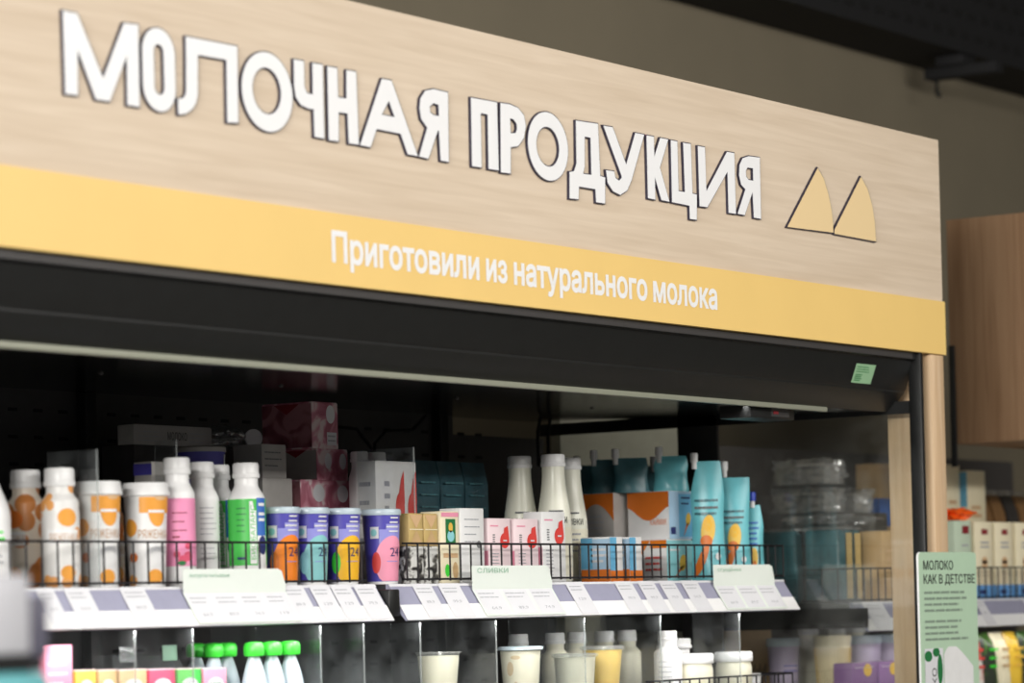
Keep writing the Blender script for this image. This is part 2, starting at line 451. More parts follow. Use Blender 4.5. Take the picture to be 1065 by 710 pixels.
# ================================================================== the sign over the cabinet
sg = thing('fascia_sign', 'long light oak sign panel with a yellow band and raised white lettering', 'sign', (4, 0, 2))
mb = MB(); mb.box(-1.5, 3.664, 0, .03, .286, .724, M['oak']); mb.build('wood_panel', sg)
mb = MB(); mb.box(-1.5, 3.670, -.004, .03, .1545, .2955, M['yellow']); bd = mb.build('yellow_band', sg)
words = ['Приготовили', 'из', 'натурального', 'молока']
ws = [glyphs(w_)[2] for w_ in words]; gap = .30; kx = 1.482/(sum(ws)+gap*3); u = 1.0
for w_, l in zip(words, ws):
    mb = MB(); mb.text(lambda a, b: (a, -.0052, b), w_, u, .2005, .0585, M['lettering'], w=l*kx, bold=.030); mb.build('slogan_word', bd)
    u += (l+gap)*kx
LET = [
('М',[(0.2353,0.5836),(0.2725,0.5835),(0.3375,0.4761),(0.3975,0.5838),(0.4365,0.5862),(0.4348,0.4364),(0.4019,0.4363),(0.4036,0.5265),(0.3535,0.4372),(0.317,0.4365),(0.2712,0.5202),(0.2687,0.438),(0.2368,0.4367)],[]),
('o',('E',0.4465,0.537,0.4348,0.5876),('E',0.4776,0.5061,0.4656,0.5581)),
('Л',[(0.5704,0.5828),(0.7201,0.5842),(0.7176,0.4392),(0.6858,0.4369),(0.6874,0.5545),(0.6031,0.5531),(0.6002,0.4783),(0.5949,0.4626),(0.5839,0.45),(0.5649,0.4391),(0.5444,0.4353),(0.5438,0.4641),(0.5578,0.4669),(0.5663,0.4754),(0.5677,0.4838),(0.5698,0.5368)],[]),
('О',('E',0.7313,0.8857,0.4327,0.5846),('E',0.7626,0.8508,0.4657,0.555)),
('Ч',[(0.8933,0.5818),(0.924,0.5824),(0.9239,0.5323),(0.9317,0.5214),(0.9509,0.5203),(0.952,0.5822),(0.9838,0.5829),(0.9834,0.4384),(0.953,0.4385),(0.9525,0.4922),(0.936,0.4915),(0.9122,0.4959),(0.8971,0.5088),(0.8925,0.5293)],[]),
('Н',[(0.9998,0.5815),(1.0306,0.5824),(1.031,0.5247),(1.0592,0.5255),(1.0616,0.582),(1.0922,0.5828),(1.0954,0.4385),(1.0633,0.4376),(1.0615,0.4962),(1.0319,0.4958),(1.0294,0.4378),(0.9986,0.4371)],[]),
('А',[(1.1786,0.5793),(1.2108,0.5798),(1.2946,0.4363),(1.2609,0.4363),(1.2381,0.4756),(1.156,0.4762),(1.1341,0.4374),(1.1003,0.4381)],[[(1.2002,0.5383),(1.2195,0.5068),(1.1748,0.507)]]),
('Я',[(1.4069,0.5793),(1.3555,0.5802),(1.327,0.5732),(1.3096,0.5556),(1.3057,0.5352),(1.3108,0.5137),(1.3313,0.4982),(1.2999,0.4359),(1.3316,0.4348),(1.3679,0.4969),(1.3724,0.4961),(1.3759,0.4353),(1.4036,0.4354)],[[(1.3542,0.5511),(1.3732,0.5498),(1.3737,0.5262),(1.3531,0.5265),(1.3419,0.5305),(1.3409,0.5429)]]),
('П',[(1.4906,0.5785),(1.5857,0.5798),(1.5856,0.4362),(1.5489,0.4357),(1.5506,0.5505),(1.524,0.5502),(1.5224,0.4358),(1.4883,0.4352)],[]),
('Р',[(1.5992,0.5802),(1.6335,0.5814),(1.6656,0.577),(1.6867,0.564),(1.6929,0.5424),(1.6844,0.515),(1.6618,0.4956),(1.6329,0.4901),(1.6303,0.4338),(1.5946,0.433)],[[(1.6335,0.5519),(1.6464,0.5513),(1.6589,0.5426),(1.6599,0.5318),(1.6544,0.5227),(1.6342,0.5197)]]),
('О',('E',1.7001,1.8557,0.4332,0.5811),('E',1.7315,1.8218,0.4633,0.5492)),
('Д',[(1.8914,0.5757),(1.98,0.5786),(1.9837,0.4633),(2.0039,0.4619),(2.0011,0.4039),(1.9653,0.4036),(1.9636,0.432),(1.896,0.4318),(1.8931,0.4036),(1.8581,0.4021),(1.8609,0.4603),(1.8785,0.4633),(1.8892,0.481)],[[(1.9243,0.5443),(1.9489,0.5445),(1.9488,0.462),(1.9142,0.4615),(1.9211,0.478)]]),
('У',[(2.0032,0.577),(2.0409,0.5778),(2.0942,0.4989),(2.1364,0.5755),(2.1736,0.5757),(2.115,0.4677),(2.0954,0.4423),(2.0653,0.4289),(2.0356,0.4346),(2.0144,0.4516),(2.0094,0.4785),(2.0425,0.4793),(2.0465,0.4653),(2.0621,0.4604),(2.0736,0.4679),(2.0738,0.4722)],[]),
('К',[(2.1843,0.5751),(2.2148,0.5756),(2.2146,0.5284),(2.2433,0.5758),(2.2775,0.576),(2.2377,0.5076),(2.2759,0.4332),(2.2417,0.4336),(2.2147,0.4852),(2.2142,0.4322),(2.1837,0.4328)],[]),
('Ц',[(2.2897,0.5756),(2.3176,0.5757),(2.3174,0.4615),(2.3466,0.4614),(2.3445,0.5756),(2.3773,0.5762),(2.3794,0.4615),(2.3987,0.461),(2.3957,0.4019),(2.3662,0.4017),(2.3655,0.4321),(2.2881,0.4332)],[]),
('И',[(2.4102,0.575),(2.4412,0.5754),(2.4428,0.4722),(2.5435,0.5754),(2.5766,0.5759),(2.5773,0.4321),(2.5442,0.4316),(2.5435,0.5295),(2.4455,0.4358),(2.4111,0.4351)],[]),
('Я',[(2.6978,0.5776),(2.6961,0.4305),(2.6634,0.4307),(2.6594,0.4926),(2.619,0.4328),(2.5857,0.4329),(2.6259,0.4943),(2.6061,0.5044),(2.5977,0.5258),(2.6013,0.5502),(2.6166,0.568),(2.6445,0.5757)],[[(2.6371,0.5478),(2.6648,0.5488),(2.6644,0.5185),(2.6415,0.5187),(2.6299,0.526),(2.6294,0.5392)]]),
('m',[(2.985,0.5816),(3.0149,0.5588),(3.0364,0.5232),(3.0501,0.4886),(3.0563,0.4576),(3.0572,0.4274),(2.8239,0.422)],[]),
('m',[(3.2112,0.5819),(3.245,0.5556),(3.2686,0.5147),(3.28,0.4738),(3.284,0.4238),(3.0624,0.4253),(3.0629,0.4348)],[]),
]
def stadium(x0, x1, z0, z1, n=20):
    r = (x1-x0)/2; c = (x0+x1)/2; P = []
    if (z1-z0) < 2*r*1.15:
        return [(c+r*cos(2*pi*i/48), (z0+z1)/2+(z1-z0)/2*sin(2*pi*i/48)) for i in range(48)]
    for i in range(n+1): P.append((c+r*cos(pi*i/n), z1-r+r*sin(pi*i/n)))
    for i in range(n+1): P.append((c-r*cos(pi*i/n), z0+r-r*sin(pi*i/n)))
    return P
for (ch, outer, holes) in LET:
    if outer[0] == 'E':
        holes = [stadium(*holes[1:])]; outer = stadium(*outer[1:])
    logo = ch == 'm'
    fn = lambda u, v, d: (u, d, v)
    mb = MB(); mb.prism([offset(outer, .0022)]+[offset(h, -.0022) for h in holes], fn, -.0060, -.0005, M['ink'])
    l = mb.build('logo_peak' if logo else 'letter', sg)
    mb = MB(); mb.prism([outer]+holes, fn, -.0068, -.0060, M['sand'] if logo else M['lettering'], M['ink'] if logo else M['lettering'])
    mb.build('peak_face' if logo else 'letter_face', l)

# ================================================================== the refrigerated cabinet
X0, X1 = 2.4, 7.54
cab = thing('refrigerated_cabinet', 'long open-front black refrigerated wall cabinet for dairy under the oak sign', 'refrigerator', (0, 0, 0))
mb = MB()      # canopy: lip, tilted front in two panels, roof
prof = [(.036, 2.153), (.012, 2.153), (.012, 2.136), (.025, 2.132), (.052, 2.060), (.056, 2.057), (.056, 2.052), (.098, 2.006), (.104, 2.004), (.2, 2.3), (.036, 2.3)]
n = len(prof)
mb.add([(X0, y, z) for y, z in prof]+[(X1, y, z) for y, z in prof], [(i, n+i, n+(i+1) % n, (i+1) % n) for i in range(n)]+[list(range(n)), list(range(n, 2*n))[::-1]], M['black'])
can = mb.build('canopy', cab)
mb = MB(); mb.box(X0, 7.505, .0115, .0135, 2.137, 2.153, M['charcoal']); mb.build('lip_strip', can)
mb = MB(); mb.box(X0, 7.20, .100, .112, 1.992, 2.005, M['lipgrey'], .003); mb.build('air_duct_lip', can)
mb = MB()
mb.add([(X0, .105, 2.004), (X1, .105, 2.004), (X1, 1.25, 2.042), (X0, 1.25, 2.042), (X0, .105, 2.02), (X1, .105, 2.02), (X1, 1.25, 2.06), (X0, 1.25, 2.06)],
       [(0, 3, 2, 1), (4, 5, 6, 7), (0, 1, 5, 4), (1, 2, 6, 5), (2, 3, 7, 6), (3, 0, 4, 7)], M['blackgloss'])
for x in (5.02, 5.62, 6.3, 6.9): mb.lathe([(.006, 0), (.004, -.004), (0, -.005)], M['charcoal'], 10, cx=x, cy=.62, z=2.0215)
mb.build('inner_roof', cab)
mb = MB()
mb.box(X0, 7.10, 1.2, 1.25, .3, 2.042, M['matblack'])
mb.box(7.10, X1, 1.2, 1.25, .3, 1.99, M['matblack'])
for z in (1.992, 1.93, 1.868, 1.806, 1.744, 1.682, 1.62, 1.435, 1.378, 1.32):
    for k in range(56):
        x = 2.6+k*.084
        if abs((x-5.606+.02) % 1.4) < .05: continue
        mb.box(x-.015, x+.015, 1.1985, 1.2005, z-.004, z+.004, M['hole'])
mb.build('back_panel', cab)
for x in (4.206, 5.606, 7.02):
    mb = MB(); mb.box(x-.02, x+.02, 1.17, 1.2, .3, 2.04, M['black'], .003); mb.build('shelf_upright', cab)
mb = MB(); mb.box(X0, 7.52, .1, 1.2, .32, .42, M['black']); mb.box(X0, X1, 0, 1.25, 0, .32, M['charcoal'], .01); mb.build('base', cab)
mb = MB(); mb.box(7.525, 7.541, .0, .036, .3, 2.154, M['black'], .002); mb.build('end_frame', cab)
mb = MB(); mb.box(7.527, 7.533, .036, 1.2, .42, 1.997, M['glass']); mb.build('end_glass', cab)
mb = MB(); mb.box(7.524, 7.536, .62, .747, .42, 2.03, M['matblack'], .002); mb.build('end_upright', cab)
mb = MB(); mb.box(7.524, 7.536, .036, 1.2, 1.997, 2.03, M['black']); mb.build('end_rail', cab)
# shelves
def shelf(z, x0, x1, y0, name, back=1.19):
    mb = MB(); mb.box(x0, x1, y0, back, z-.022, z, M['black'], .002)
    return mb.build(name, cab)
shelf(1.572, X0, 7.50, .404, 'upper_shelf'); shelf(1.27, X0, 7.52, .37, 'lower_shelf')

def rail(x0, x1, ztop, label, loc=(0, 0, 0)):
    """Tilted price-strip holder on the shelf nose: grey body with a white strip along its lower half."""
    t = thing('price_rail', label, 'price rail', (0, 0, ztop-1.569))
    mb = MB()
    P = [(.403, 1.571), (.396, 1.571), (.345, 1.491), (.350, 1.489), (.403, 1.549)]
    n = len(P)
    mb.add([(x0, y, z) for y, z in P]+[(x1, y, z) for y, z in P], [(i, n+i, n+(i+1) % n, (i+1) % n) for i in range(n)]+[list(range(n)), list(range(n, 2*n))[::-1]], M['railgrey'])
    mb.build('rail_body', t)
    mb = MB(); f = rail_fn(.0012)
    mb.add([f(x0, 0), f(x1, 0), f(x1, .42), f(x0, .42)], [(0, 1, 2, 3)], M['railwhite']); mb.add([f(x0, .93), f(x1, .93), f(x1, 1), f(x0, 1)], [(0, 1, 2, 3)], M['paper'])
    mb.build('label_strip', t)
    return t
def rail_fn(eps, dz=0.):
    n = Vector((-.080, .051)); n.normalize()          # outward (y, z)
    return lambda u, v: (u, .345+.051*v+n.x*eps, 1.491+.080*v+n.y*eps+dz)
rail(X0, 5.650, 1.569, 'tilted grey and white price strip under the bottles and cups of the upper shelf')
rail(5.700, 7.468, 1.569, 'tilted grey and white price strip under the milk bottles and teal pouches')
mb = MB(); mb.box(5.655, 5.695, .36, .42, 1.50, 1.56, M['black'], .004); mb.build('shelf_joint', cab)

def price_tag(x0, x1, label, grp, dz=0., seed=1, tall=1.0):
    t = thing('price_tag', label, 'price tag', (x0, 0, 0), 0, grp)
    w = x1-x0; f = rail_fn(.0024, dz)
    mb = MB(); mb.add([f(0, 0.03), f(w, .03), f(w, tall), f(0, tall)], [(0, 1, 2, 3)], M['paper']); c = mb.build('card', t)
    mb = MB(); f2 = rail_fn(.0030, dz); r = random.Random(seed)
    bars(mb, f2, w*.12, w*.9, .84*tall, 2, .10, .035, M['print'], seed)
    f3 = lambda u, v: f2(u, v/.095)
    mb.text(f3, r.choice(['54,9', '89,9', '79,9', '99,9', '129']), w*.3, .042, .0075, M['print'], w=w*.4)
    mb.build('print', t)
    return t
k = 0
for a, b in ((4.38, 4.44), (4.558, 4.609), (4.637, 4.709), (4.80, 4.875), (5.31, 5.389), (5.409, 5.48), (5.484, 5.555), (5.566, 5.643)):
    price_tag(a, b, 'white price tag on the shelf strip below the yogurt bottles and cups', 'price tags under the bottles and cups', seed=k); k += 1
for a, b in ((5.783, 5.856), (5.882, 5.965), (6.405, 6.481), (6.624, 6.704), (6.731, 6.808), (6.831, 6.905), (6.937, 7.018)):
    price_tag(a, b, 'white price tag on the shelf strip below the cartons and pouches', 'price tags under the cartons and pouches', seed=k); k += 1
def header_card(x0, x1, top, txt, label, th, tags=4, corner=.012):
    """Mint-white category card slipped into the price strip, with a row of price labels under its heading."""
    t = thing('header_card', label, 'shelf card', (x0, 0, 0))
    w = x1-x0; mb = MB(); T = top; B = .80        # the card follows the strip, then stands up in front of the fence
    def cf(e):
        g = rail_fn(e)
        return lambda u, v: g(u, v) if v <= B else (u, g(u, B)[1], g(u, B)[2]+.080*(v-B))
    P = [(0, .03), (w, .03), (w, B), (0, B)]
    mb.prism([P], lambda u, v, d: cf(.0042+d)(u, v), 0, -.0008, M['greenpaper'])
    P = [(0, B), (w, B), (w, 1.0), (w-.012, T-.06), (w-.026, T), (.002, T), (0, T-.02)]
    mb.prism([P], lambda u, v, d: (u, cf(.0042+d)(u, B)[1], cf(.0042)(u, v)[2]), 0, -.0008, M['greenpaper']); mb.build('card', t)
    g = cf(.0052); h = lambda u, v: g(u, v/.08)
    mb = MB(); mb.text(lambda u, v: (u, cf(.0052)(u, B)[1]-.0004, 1.491+v), txt, w*.06, (T-.23)*.080+.004, th, M['mintink'], w=w*.38); mb.build('heading', t)
    for i in range(tags):
        a = w*(i+.06)/tags; b = w*(i+.94)/tags
        mb = MB(); gg = rail_fn(.0048)
        mb.add([gg(a, .08), gg(b, .08), gg(b, .79), gg(a, .79)], [(0, 1, 2, 3)], M['paper']); l = mb.build('price_label', t)
        mb = MB(); g2 = rail_fn(.0053); bars(mb, g2, a+.005, b-.008, .66, 2, .11, .035, M['print'], i+int(x0*100))
        mb.text(lambda u, v: g2(u, v/.095), ['64,9', '89,9', '74,9', '119'][i % 4], a+(b-a)*.3, .02, .008, M['print'], w=(b-a)*.4); mb.build('price_print', l)
header_card(4.985, 5.318, 1.42, 'йогурты питьевые', 'wide mint-white shelf card clipped under the pink and green bottles', .008, 4)
header_card(6.005, 6.335, 1.48, 'СЛИВКИ', 'mint-white shelf card with green heading clipped under the red-printed cartons', .011, 3)
header_card(7.085, 7.40, 1.48, 'сгущёнка', 'mint-white shelf card at the end of the strip under the teal pouches', .009, 3)

def fence(x0, x1, y, z0, z1, step, label, ret=0, ends=(1, 1), name='wire_fence'):
    t = thing(name, label, 'shelf fence', (0, 0, 0))
    R = .0027
    def path(z):
        P = []
        if ends[0] and ret: P += [(x0, y+ret, z), (x0, y+.012, z), (x0+.012, y, z)]
        else: P += [(x0, y, z)]
        if ends[1] and ret: P += [(x1-.012, y, z), (x1, y+.012, z), (x1, y+ret, z)]
        else: P += [(x1, y, z)]
        return P
    mb = MB(); mb.tube(path(z1), R, M['wire']); mb.build('top_wire', t)
    mb = MB(); mb.tube(path(z0), R, M['wire']); mb.build('bottom_wire', t)
    n = int((x1-x0)/step)
    mb = MB(); mb.tube([(0, 0, z0-.004), (0, 0, z1)], R*.85, M['wire'], 5); w0 = mb.build('wire', t)
    sp = [(x0+.014+(x1-x0-.028)*i/n, y-.001) for i in range(n+1)]
    if ret:
        for e, x in ((0, x0), (1, x1)):
            if ends[e]: sp += [(x, y+.05), (x, y+.1), (x, y+ret)]
    for i, (x, yy) in enumerate(sp):
        w = w0 if i == 0 else w0.copy()
        if i: COL.objects.link(w); w.parent = t
        w.location = (x, yy, 0)
fence(3.9, 5.612, .392, 1.580, 1.662, .044, 'low black wire fence along the shelf edge before the bottles and violet cups')
fence(5.752, 7.478, .392, 1.582, 1.662, .0415, 'low black wire fence along the shelf edge before the cartons and teal pouches', .16, (0, 1))
fence(6.75, 7.50, .385, 1.275, 1.322, .05, 'low black wire fence on the lower shelf before the white jars', .14, (0, 1))

# end pillar of oak, with the mint poster on it
mb = MB(); mb.box(7.587, 7.660, 0, .132, 0, 2.152, M['oakv'], .0012); o = mb.build('oak_pillar')
tag(o, 'slim light oak upright post at the end of the cabinet under the sign', 'post')
po = thing('poster', 'mint green poster with dark lettering and a milk picture, on the oak post', 'poster', (7.418, -.034, 1.10))
PW, PH = .335, .531
mb = MB()
c = [(0, 0), (PW, 0)]+[(PW-.012+.012*sin(a), PH-.012+.012*cos(a)) for a in (pi/2, pi/4, 0)]+[(.012-.012*sin(a), PH-.012+.012*cos(a)) for a in (0, pi/4, pi/2)]
mb.prism([c], lambda u, v, d: (u, d, v), 0, .006, M['mint'], M['white']); mb.build('board', po)
f = on_front(0, 0, 0, .001)
mb = MB(); mb.text(f, 'МОЛОКО', .025, PH-.0455, .0235, M['darkprint'], w=.171, bold=.01); mb.text(f, 'КАК В ДЕТСТВЕ', .025, PH-.0815, .0235, M['darkprint'], w=.298, bold=.01); mb.build('heading', po)
mb = MB(); bars(mb, f, .027, .275, PH-.108, 4, .0155, .0085, M['posterprint'], 3); bars(mb, f, .027, .275, PH-.183, 4, .0155, .0085, M['posterprint'], 5); mb.build('small_print', po)
mb = MB()
mb.rect(f, .02, .125, 0, PH-.250, M['paper'], 2, 2); f2 = on_front(0, 0, 0, .0014)
for (u, v, a, b) in ((.04, PH-.270, .022, .014), (.085, PH-.260, .02, .012), (.105, PH-.305, .015, .04), (.10, PH-.375, .016, .03), (.035, 0.02, .014, .02)):
    mb.disk(f2, u, v, a, b, M['dkgreen'], clip=(.02, .125, 0, PH-.250))
mb.text(lambda u, v: f2(.085-v, u), 'МОЛОКО', .08, .0, .026, M['darkprint'], w=.15)
mb.rect(f, .13, .30, 0, PH-.235, M['white'], 12, 2, top=lambda u: PH-.247-.055*max(0, (u-.2)/.1)**1.2-.02*max(0, (.15-u)/.02)); mb.build('milk_picture', po)
mb = MB(); mb.box(.19, .22, .006, .034, .30, .34, M['charcoal'], .003); mb.build('poster_clip', po)

# small green sticker on the canopy
mb = MB(); st = thing('sticker', 'small green sticker on the black canopy front near the oak post', 'sticker', (7.232, 0, 0))
nn = (lambda e: (lambda u, v: (u, .052-.027*v-.0008-e*.94, 2.060+.072*v+e*-.35)))
g = nn(.0006); mb.add([g(0, .08), g(.105, .08), g(.105, .74), g(0, .74)], [(0, 1, 2, 3)], M['stickergreen']); mb.build('sticker_sheet', st)
mb = MB(); bars(mb, nn(.0012), .01, .09, .62, 3, .08, .035, M['dkgreen'], 2); bars(mb, nn(.0012), .01, .05, .35, 4, .065, .045, M['dkgreen'], 4); mb.build('print', st)
# control box under the canopy
t = thing('control_box', 'small black control box with a faint red display under the canopy', 'control box', (6.86, .13, 1.968))
mb = MB(); mb.box(0, .22, 0, .09, 0, .032, M['black'], .003); mb.build('housing', t)
mb = MB(); mb.box(.10, .19, -.001, .001, .006, .026, M['charcoal']); mb.box(.11, .135, -.0018, .0, .012, .02, M['maroon']); mb.build('display', t)
for (nm, lb, pts) in (('cable', 'paired thin black cables dropping from the cabinet roof by the rear', [(7.20, .98, 2.027), (7.215, 1.0, 1.99), (7.26, 1.03, 1.90)]),
                      ('cable', 'thin black cable hanging in a loop over the perforated back panel', [(6.52, 1.17, 1.99), (6.60, 1.15, 1.985), (6.66, 1.15, 1.94), (6.68, 1.15, 1.90)]),
                      ('cable', 'thin black cable curving up to the cabinet roof from the loop', [(6.70, 1.17, 1.90), (6.69, 1.16, 1.95), (6.74, 1.16, 1.985), (6.86, 1.16, 1.992), (6.92, 1.16, 2.031)])):
    mb = MB(); mb.tube(pts, .0045, M['hole']); 
    if 'paired' in lb: mb.tube([(p[0]+.05, p[1], p[2]) for p in pts], .0045, M['hole'])
    tag(mb.build(nm), lb, 'cable')

# ================================================================== dairy goods
ZU, ZL, NU, NL = 1.5725, 1.2705, 1.5075, 1.2005     # shelf tops: upper, lower, next bay upper, next bay lower

def bottle(name, label, cat, loc, rz, H, R, capR, capH, shoulder, body, cap, lab=None, neckH=.012, group=None, neckR=None, ridged=True, taper=1.):
    """Body with foot, shoulder and neck; a ridged screw cap; a wrapped label drawn by lab(mb, rfn)."""
    t = thing(name, label, cat, loc, rz, group)
    nr = neckR or capR*.86
    hs = H-capH-neckH-shoulder
    P = [(R*.86, 0), (R*.97, .004), (R, .010), (R, hs)]
    for i in range(1, 9):
        k = i/8; P.append((nr+(R-nr)*(.5+.5*cos(pi*k**taper)), hs+shoulder*k))
    P += [(nr, H-capH+.004)]
    mb = MB(); mb.lathe(P, body, 32); mb.build('body', t)
    mb = MB()
    C = [(capR*.98, 0), (capR, .002), (capR, capH*.28), (capR*.95, capH*.32), (capR*.95, capH*.88), (capR*.88, capH)] if ridged else [(capR, 0), (capR, capH*.9), (capR*.93, capH)]
    mb.lathe(C, cap, 32, z=H-capH)
    mb.build('cap', t)
    if lab:
        mb = MB(); lab(mb, on_round(lambda v: R), R, H); mb.build('label', t)
    return t

def lab_pattern(mb, f, R, H):
    g = on_round(lambda v: R, .0014)
    mb.lathe([(R+.0006, .012), (R+.0006, H-.085)], mb_spot[0], 32)
    mb.disk(f, .012, H-.098, .02, .018, M['orange'] if mb_spot[0] is M['spotB'] else M['dkorange']); mb.disk(f, .012, .03, .016, .014, M['orange'])
    mb.rect(g, -.03, .036, H-.150, H-.122, M['white'], 8, 1)
    mb.text(on_round(lambda v: R, .002), 'РЯЖЕНКА', -.024, H-.146, .017, M['brownink'], w=.06)
mb_spot = [M['spotB']]
def lab_pink(mb, f, R, H):
    mb.lathe([(R+.0007, .042), (R+.0007, .181)], M['pink'], 32)
    bars(mb, on_round(lambda v: R, .0014), -.012, .022, .150, 3, .018, .003, M['maroon'], 8)
    bars(mb, on_round(lambda v: R, .0014), -.012, .004, .10, 1, .02, .005, M['maroon'], 8)
    g = on_round(lambda v: R, .0015)
    for u, v, r in ((.02, .062, .010), (.008, .055, .009), (.02, .083, .007), (-.004, .066, .007)): mb.disk(g, u, v, r, r, M['berry'])
    mb.disk(on_round(lambda v: R, .002), .006, .048, .008, .005, M['dkgreen'])
def lab_white(mb, f, R, H):
    bars(mb, f, -.018, .02, .165, 6, .011, .0022, M['print'], 5); bars(mb, f, -.018, .02, .08, 3, .011, .0022, M['print'], 6)
def lab_green(mb, f, R, H):
    g = on_round(lambda v: R, .0013); w = R*pi
    mb.lathe([(R+.0006, .043), (R+.0006, .183)], M['green'], 32)
    mb.rect(g, .020, .046, .105, .185, M['blue'], 6, 2); mb.rect(g, .020, .046, .043, .105, M['white'], 6, 1)
    mb.rect(g, .004, .018, .046, .178, M['white'], 4, 1, top=lambda u: .178-.02*(u > .012))
    h = on_round(lambda v: R, .0019)
    mb.text(lambda u, v: h(.016-v, u), 'БИОБАЛАНС', .055, .001, .009, M['green'], w=.115)
    bars(mb, g, -.024, -.002, .162, 5, .012, .003, M['dkgreen'], 3); bars(mb, g, -.024, -.004, .055, 1, .01, .008, M['navy'], 3)
    for i, v in enumerate((.168, .148, .136)): mb.rect(h, .024, .042, v, v+.006, M['white'], 3, 1)
    mb.disk(h, .034, .085, .012, .02, M['navy'], clip=(.022, .046, .05, .105))
def lab_milkleft(mb, f, R, H):
    bars(mb, f, -.03, .034, .105, 2, .012, .007, M['lime'], 3); bars(mb, f, -.03, .03, .06, 4, .012, .005, M['print'], 3)

# --- upper shelf, first bay
bottle('milk_bottle', 'white milk bottle with green cap beside the first orange-blotted bottle', 'bottle', (4.511, .465, ZU), toward(4.511, .465), .268, .0425, .021, .03, .09, M['white'], M['lime'], lab_milkleft)
mb_spot[0] = M['spotA']
b = bottle('yogurt_bottle', 'densely orange-blotted bottle with white cap standing next to the milk bottle', 'bottle', (4.712, .553, ZU), toward(4.71, .55, -60), .236, .037, .031, .036, .020, M['spotA'], M['white'], lab_pattern)
mb_spot[0] = M['spotB']
b = bottle('yogurt_bottle', 'white bottle with sparse orange blots and white cap just before the paper-lidded cups', 'bottle', (4.711, .462, ZU), toward(4.71, .46, 4), .236, .037, .031, .036, .020, M['spotB'], M['white'], lab_pattern)
mb_spot[0] = M['spotA']
b = bottle('yogurt_bottle', 'orange-blotted bottle mostly hidden behind the two white-lidded cups', 'bottle', (4.975, .575, ZU), toward(4.97, .57, 20), .215, .035, .028, .034, .020, M['spotA'], M['white'], lab_pattern)
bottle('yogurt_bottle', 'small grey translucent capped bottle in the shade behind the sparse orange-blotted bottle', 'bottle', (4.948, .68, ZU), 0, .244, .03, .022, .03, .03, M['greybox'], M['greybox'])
bottle('yogurt_bottle', 'pale capped bottle peeking out between the milk bottle and first blotted bottle', 'bottle', (4.70, .66, ZU), 0, .238, .033, .026, .03, .03, M['milk'], M['white'])

def paper_cup(label, loc, rz):
    t = thing('ryazhenka_cup', label, 'cup', loc, rz)
    rf = lambda v: .0365+(.0445-.0365)*v/.192
    mb = MB(); mb.lathe([(rf(0)*.92, .002), (rf(0)*.92, 0), (rf(0), 0), (rf(.192), .192)], M['white'], 36); mb.build('body', t)
    mb = MB(); mb.lathe([(.0475, .184), (.0495, .186), (.0495, .190), (.0475, .195), (.0462, .209), (.0445, .2115), (.042, .2085), (.0, .2085)], M['white'], 36); mb.build('lid', t)
    mb = MB(); f = on_round(rf); g = on_round(rf, .0014); h = on_round(rf, .002)
    wave = lambda u: .150-.028*max(0, 1-((u-.014)/.019)**2)**.5
    mb.rect(f, -.024, .055, .15, .182, M['orange'], 40, 3, bot=wave)
    mb.disk(g, .022, .181, .014, .006, M['puddle'], clip=(-.05, .05, .15, .1835))
    mb.rect(g, -.006, .032, .150, .1555, M['white'], 6, 1)
    mb.text(h, 'РЯЖЕНКА', -.026, .098, .018, M['brownink'], w=.066)
    for k in range(3):
        pts = [(.012+(.016+.004*k)*cos(a), .062+(.012+.003*k)*sin(a)) for a in [pi*j/8*1.1 for j in range(9)]]
        for (u, v), (u2, v2) in zip(pts, pts[1:]): mb.poly(h, [(u, v), (u2, v2), (u2, v2+.0015), (u, v+.0015)], M['print'])
    mb.disk(g, .008, .021, .0165, .015, M['orange'], clip=(-.03, .04, .003, .05)); mb.disk(g, -.042, .013, .012, .012, M['orange'], clip=(-.06, .0, .003, .04))
    mb.disk(g, -.045, .12, .016, .018, M['orange']); mb.disk(g, -.038, .06, .010, .010, M['dkorange'])
    mb.build('print', t)
    return t
paper_cup('tall white paper cup with orange wave and white lid beside the sparse blotted bottle', (4.824, .463, ZU), toward(4.824, .463, 14))
paper_cup('tall white paper cup with orange wave and white lid beside the pink-labelled bottle', (4.969, .463, ZU), toward(4.969, .463, 14))

bottle('yogurt_bottle', 'white drinking yogurt bottle with pink raspberry label', 'bottle', (5.068, .462, ZU), toward(5.068, .462), .2655, .0355, .0285, .034, .032, M['white'], M['white'], lab_pink, group=None)
bottle('yogurt_bottle', 'plain white drinking yogurt bottle with grey print between pink and green labelled bottles', 'bottle', (5.221, .523, ZU), toward(5.22, .52, 20), .263, .035, .0275, .034, .034, M['white'], M['white'], lab_white)
bottle('yogurt_bottle', 'green-labelled white bottle half hidden behind its front twin', 'bottle', (5.319, .563, ZU), toward(5.319, .563, -4), .261, .0395, .029, .032, .034, M['white'], M['white'], lab_green)
bottle('yogurt_bottle', 'white bottle with bright green and blue label at the fence next to the violet cups', 'bottle', (5.293, .462, ZU), toward(5.293, .462, 2), .260, .0395, .029, .032, .034, M['white'], M['white'], lab_green)

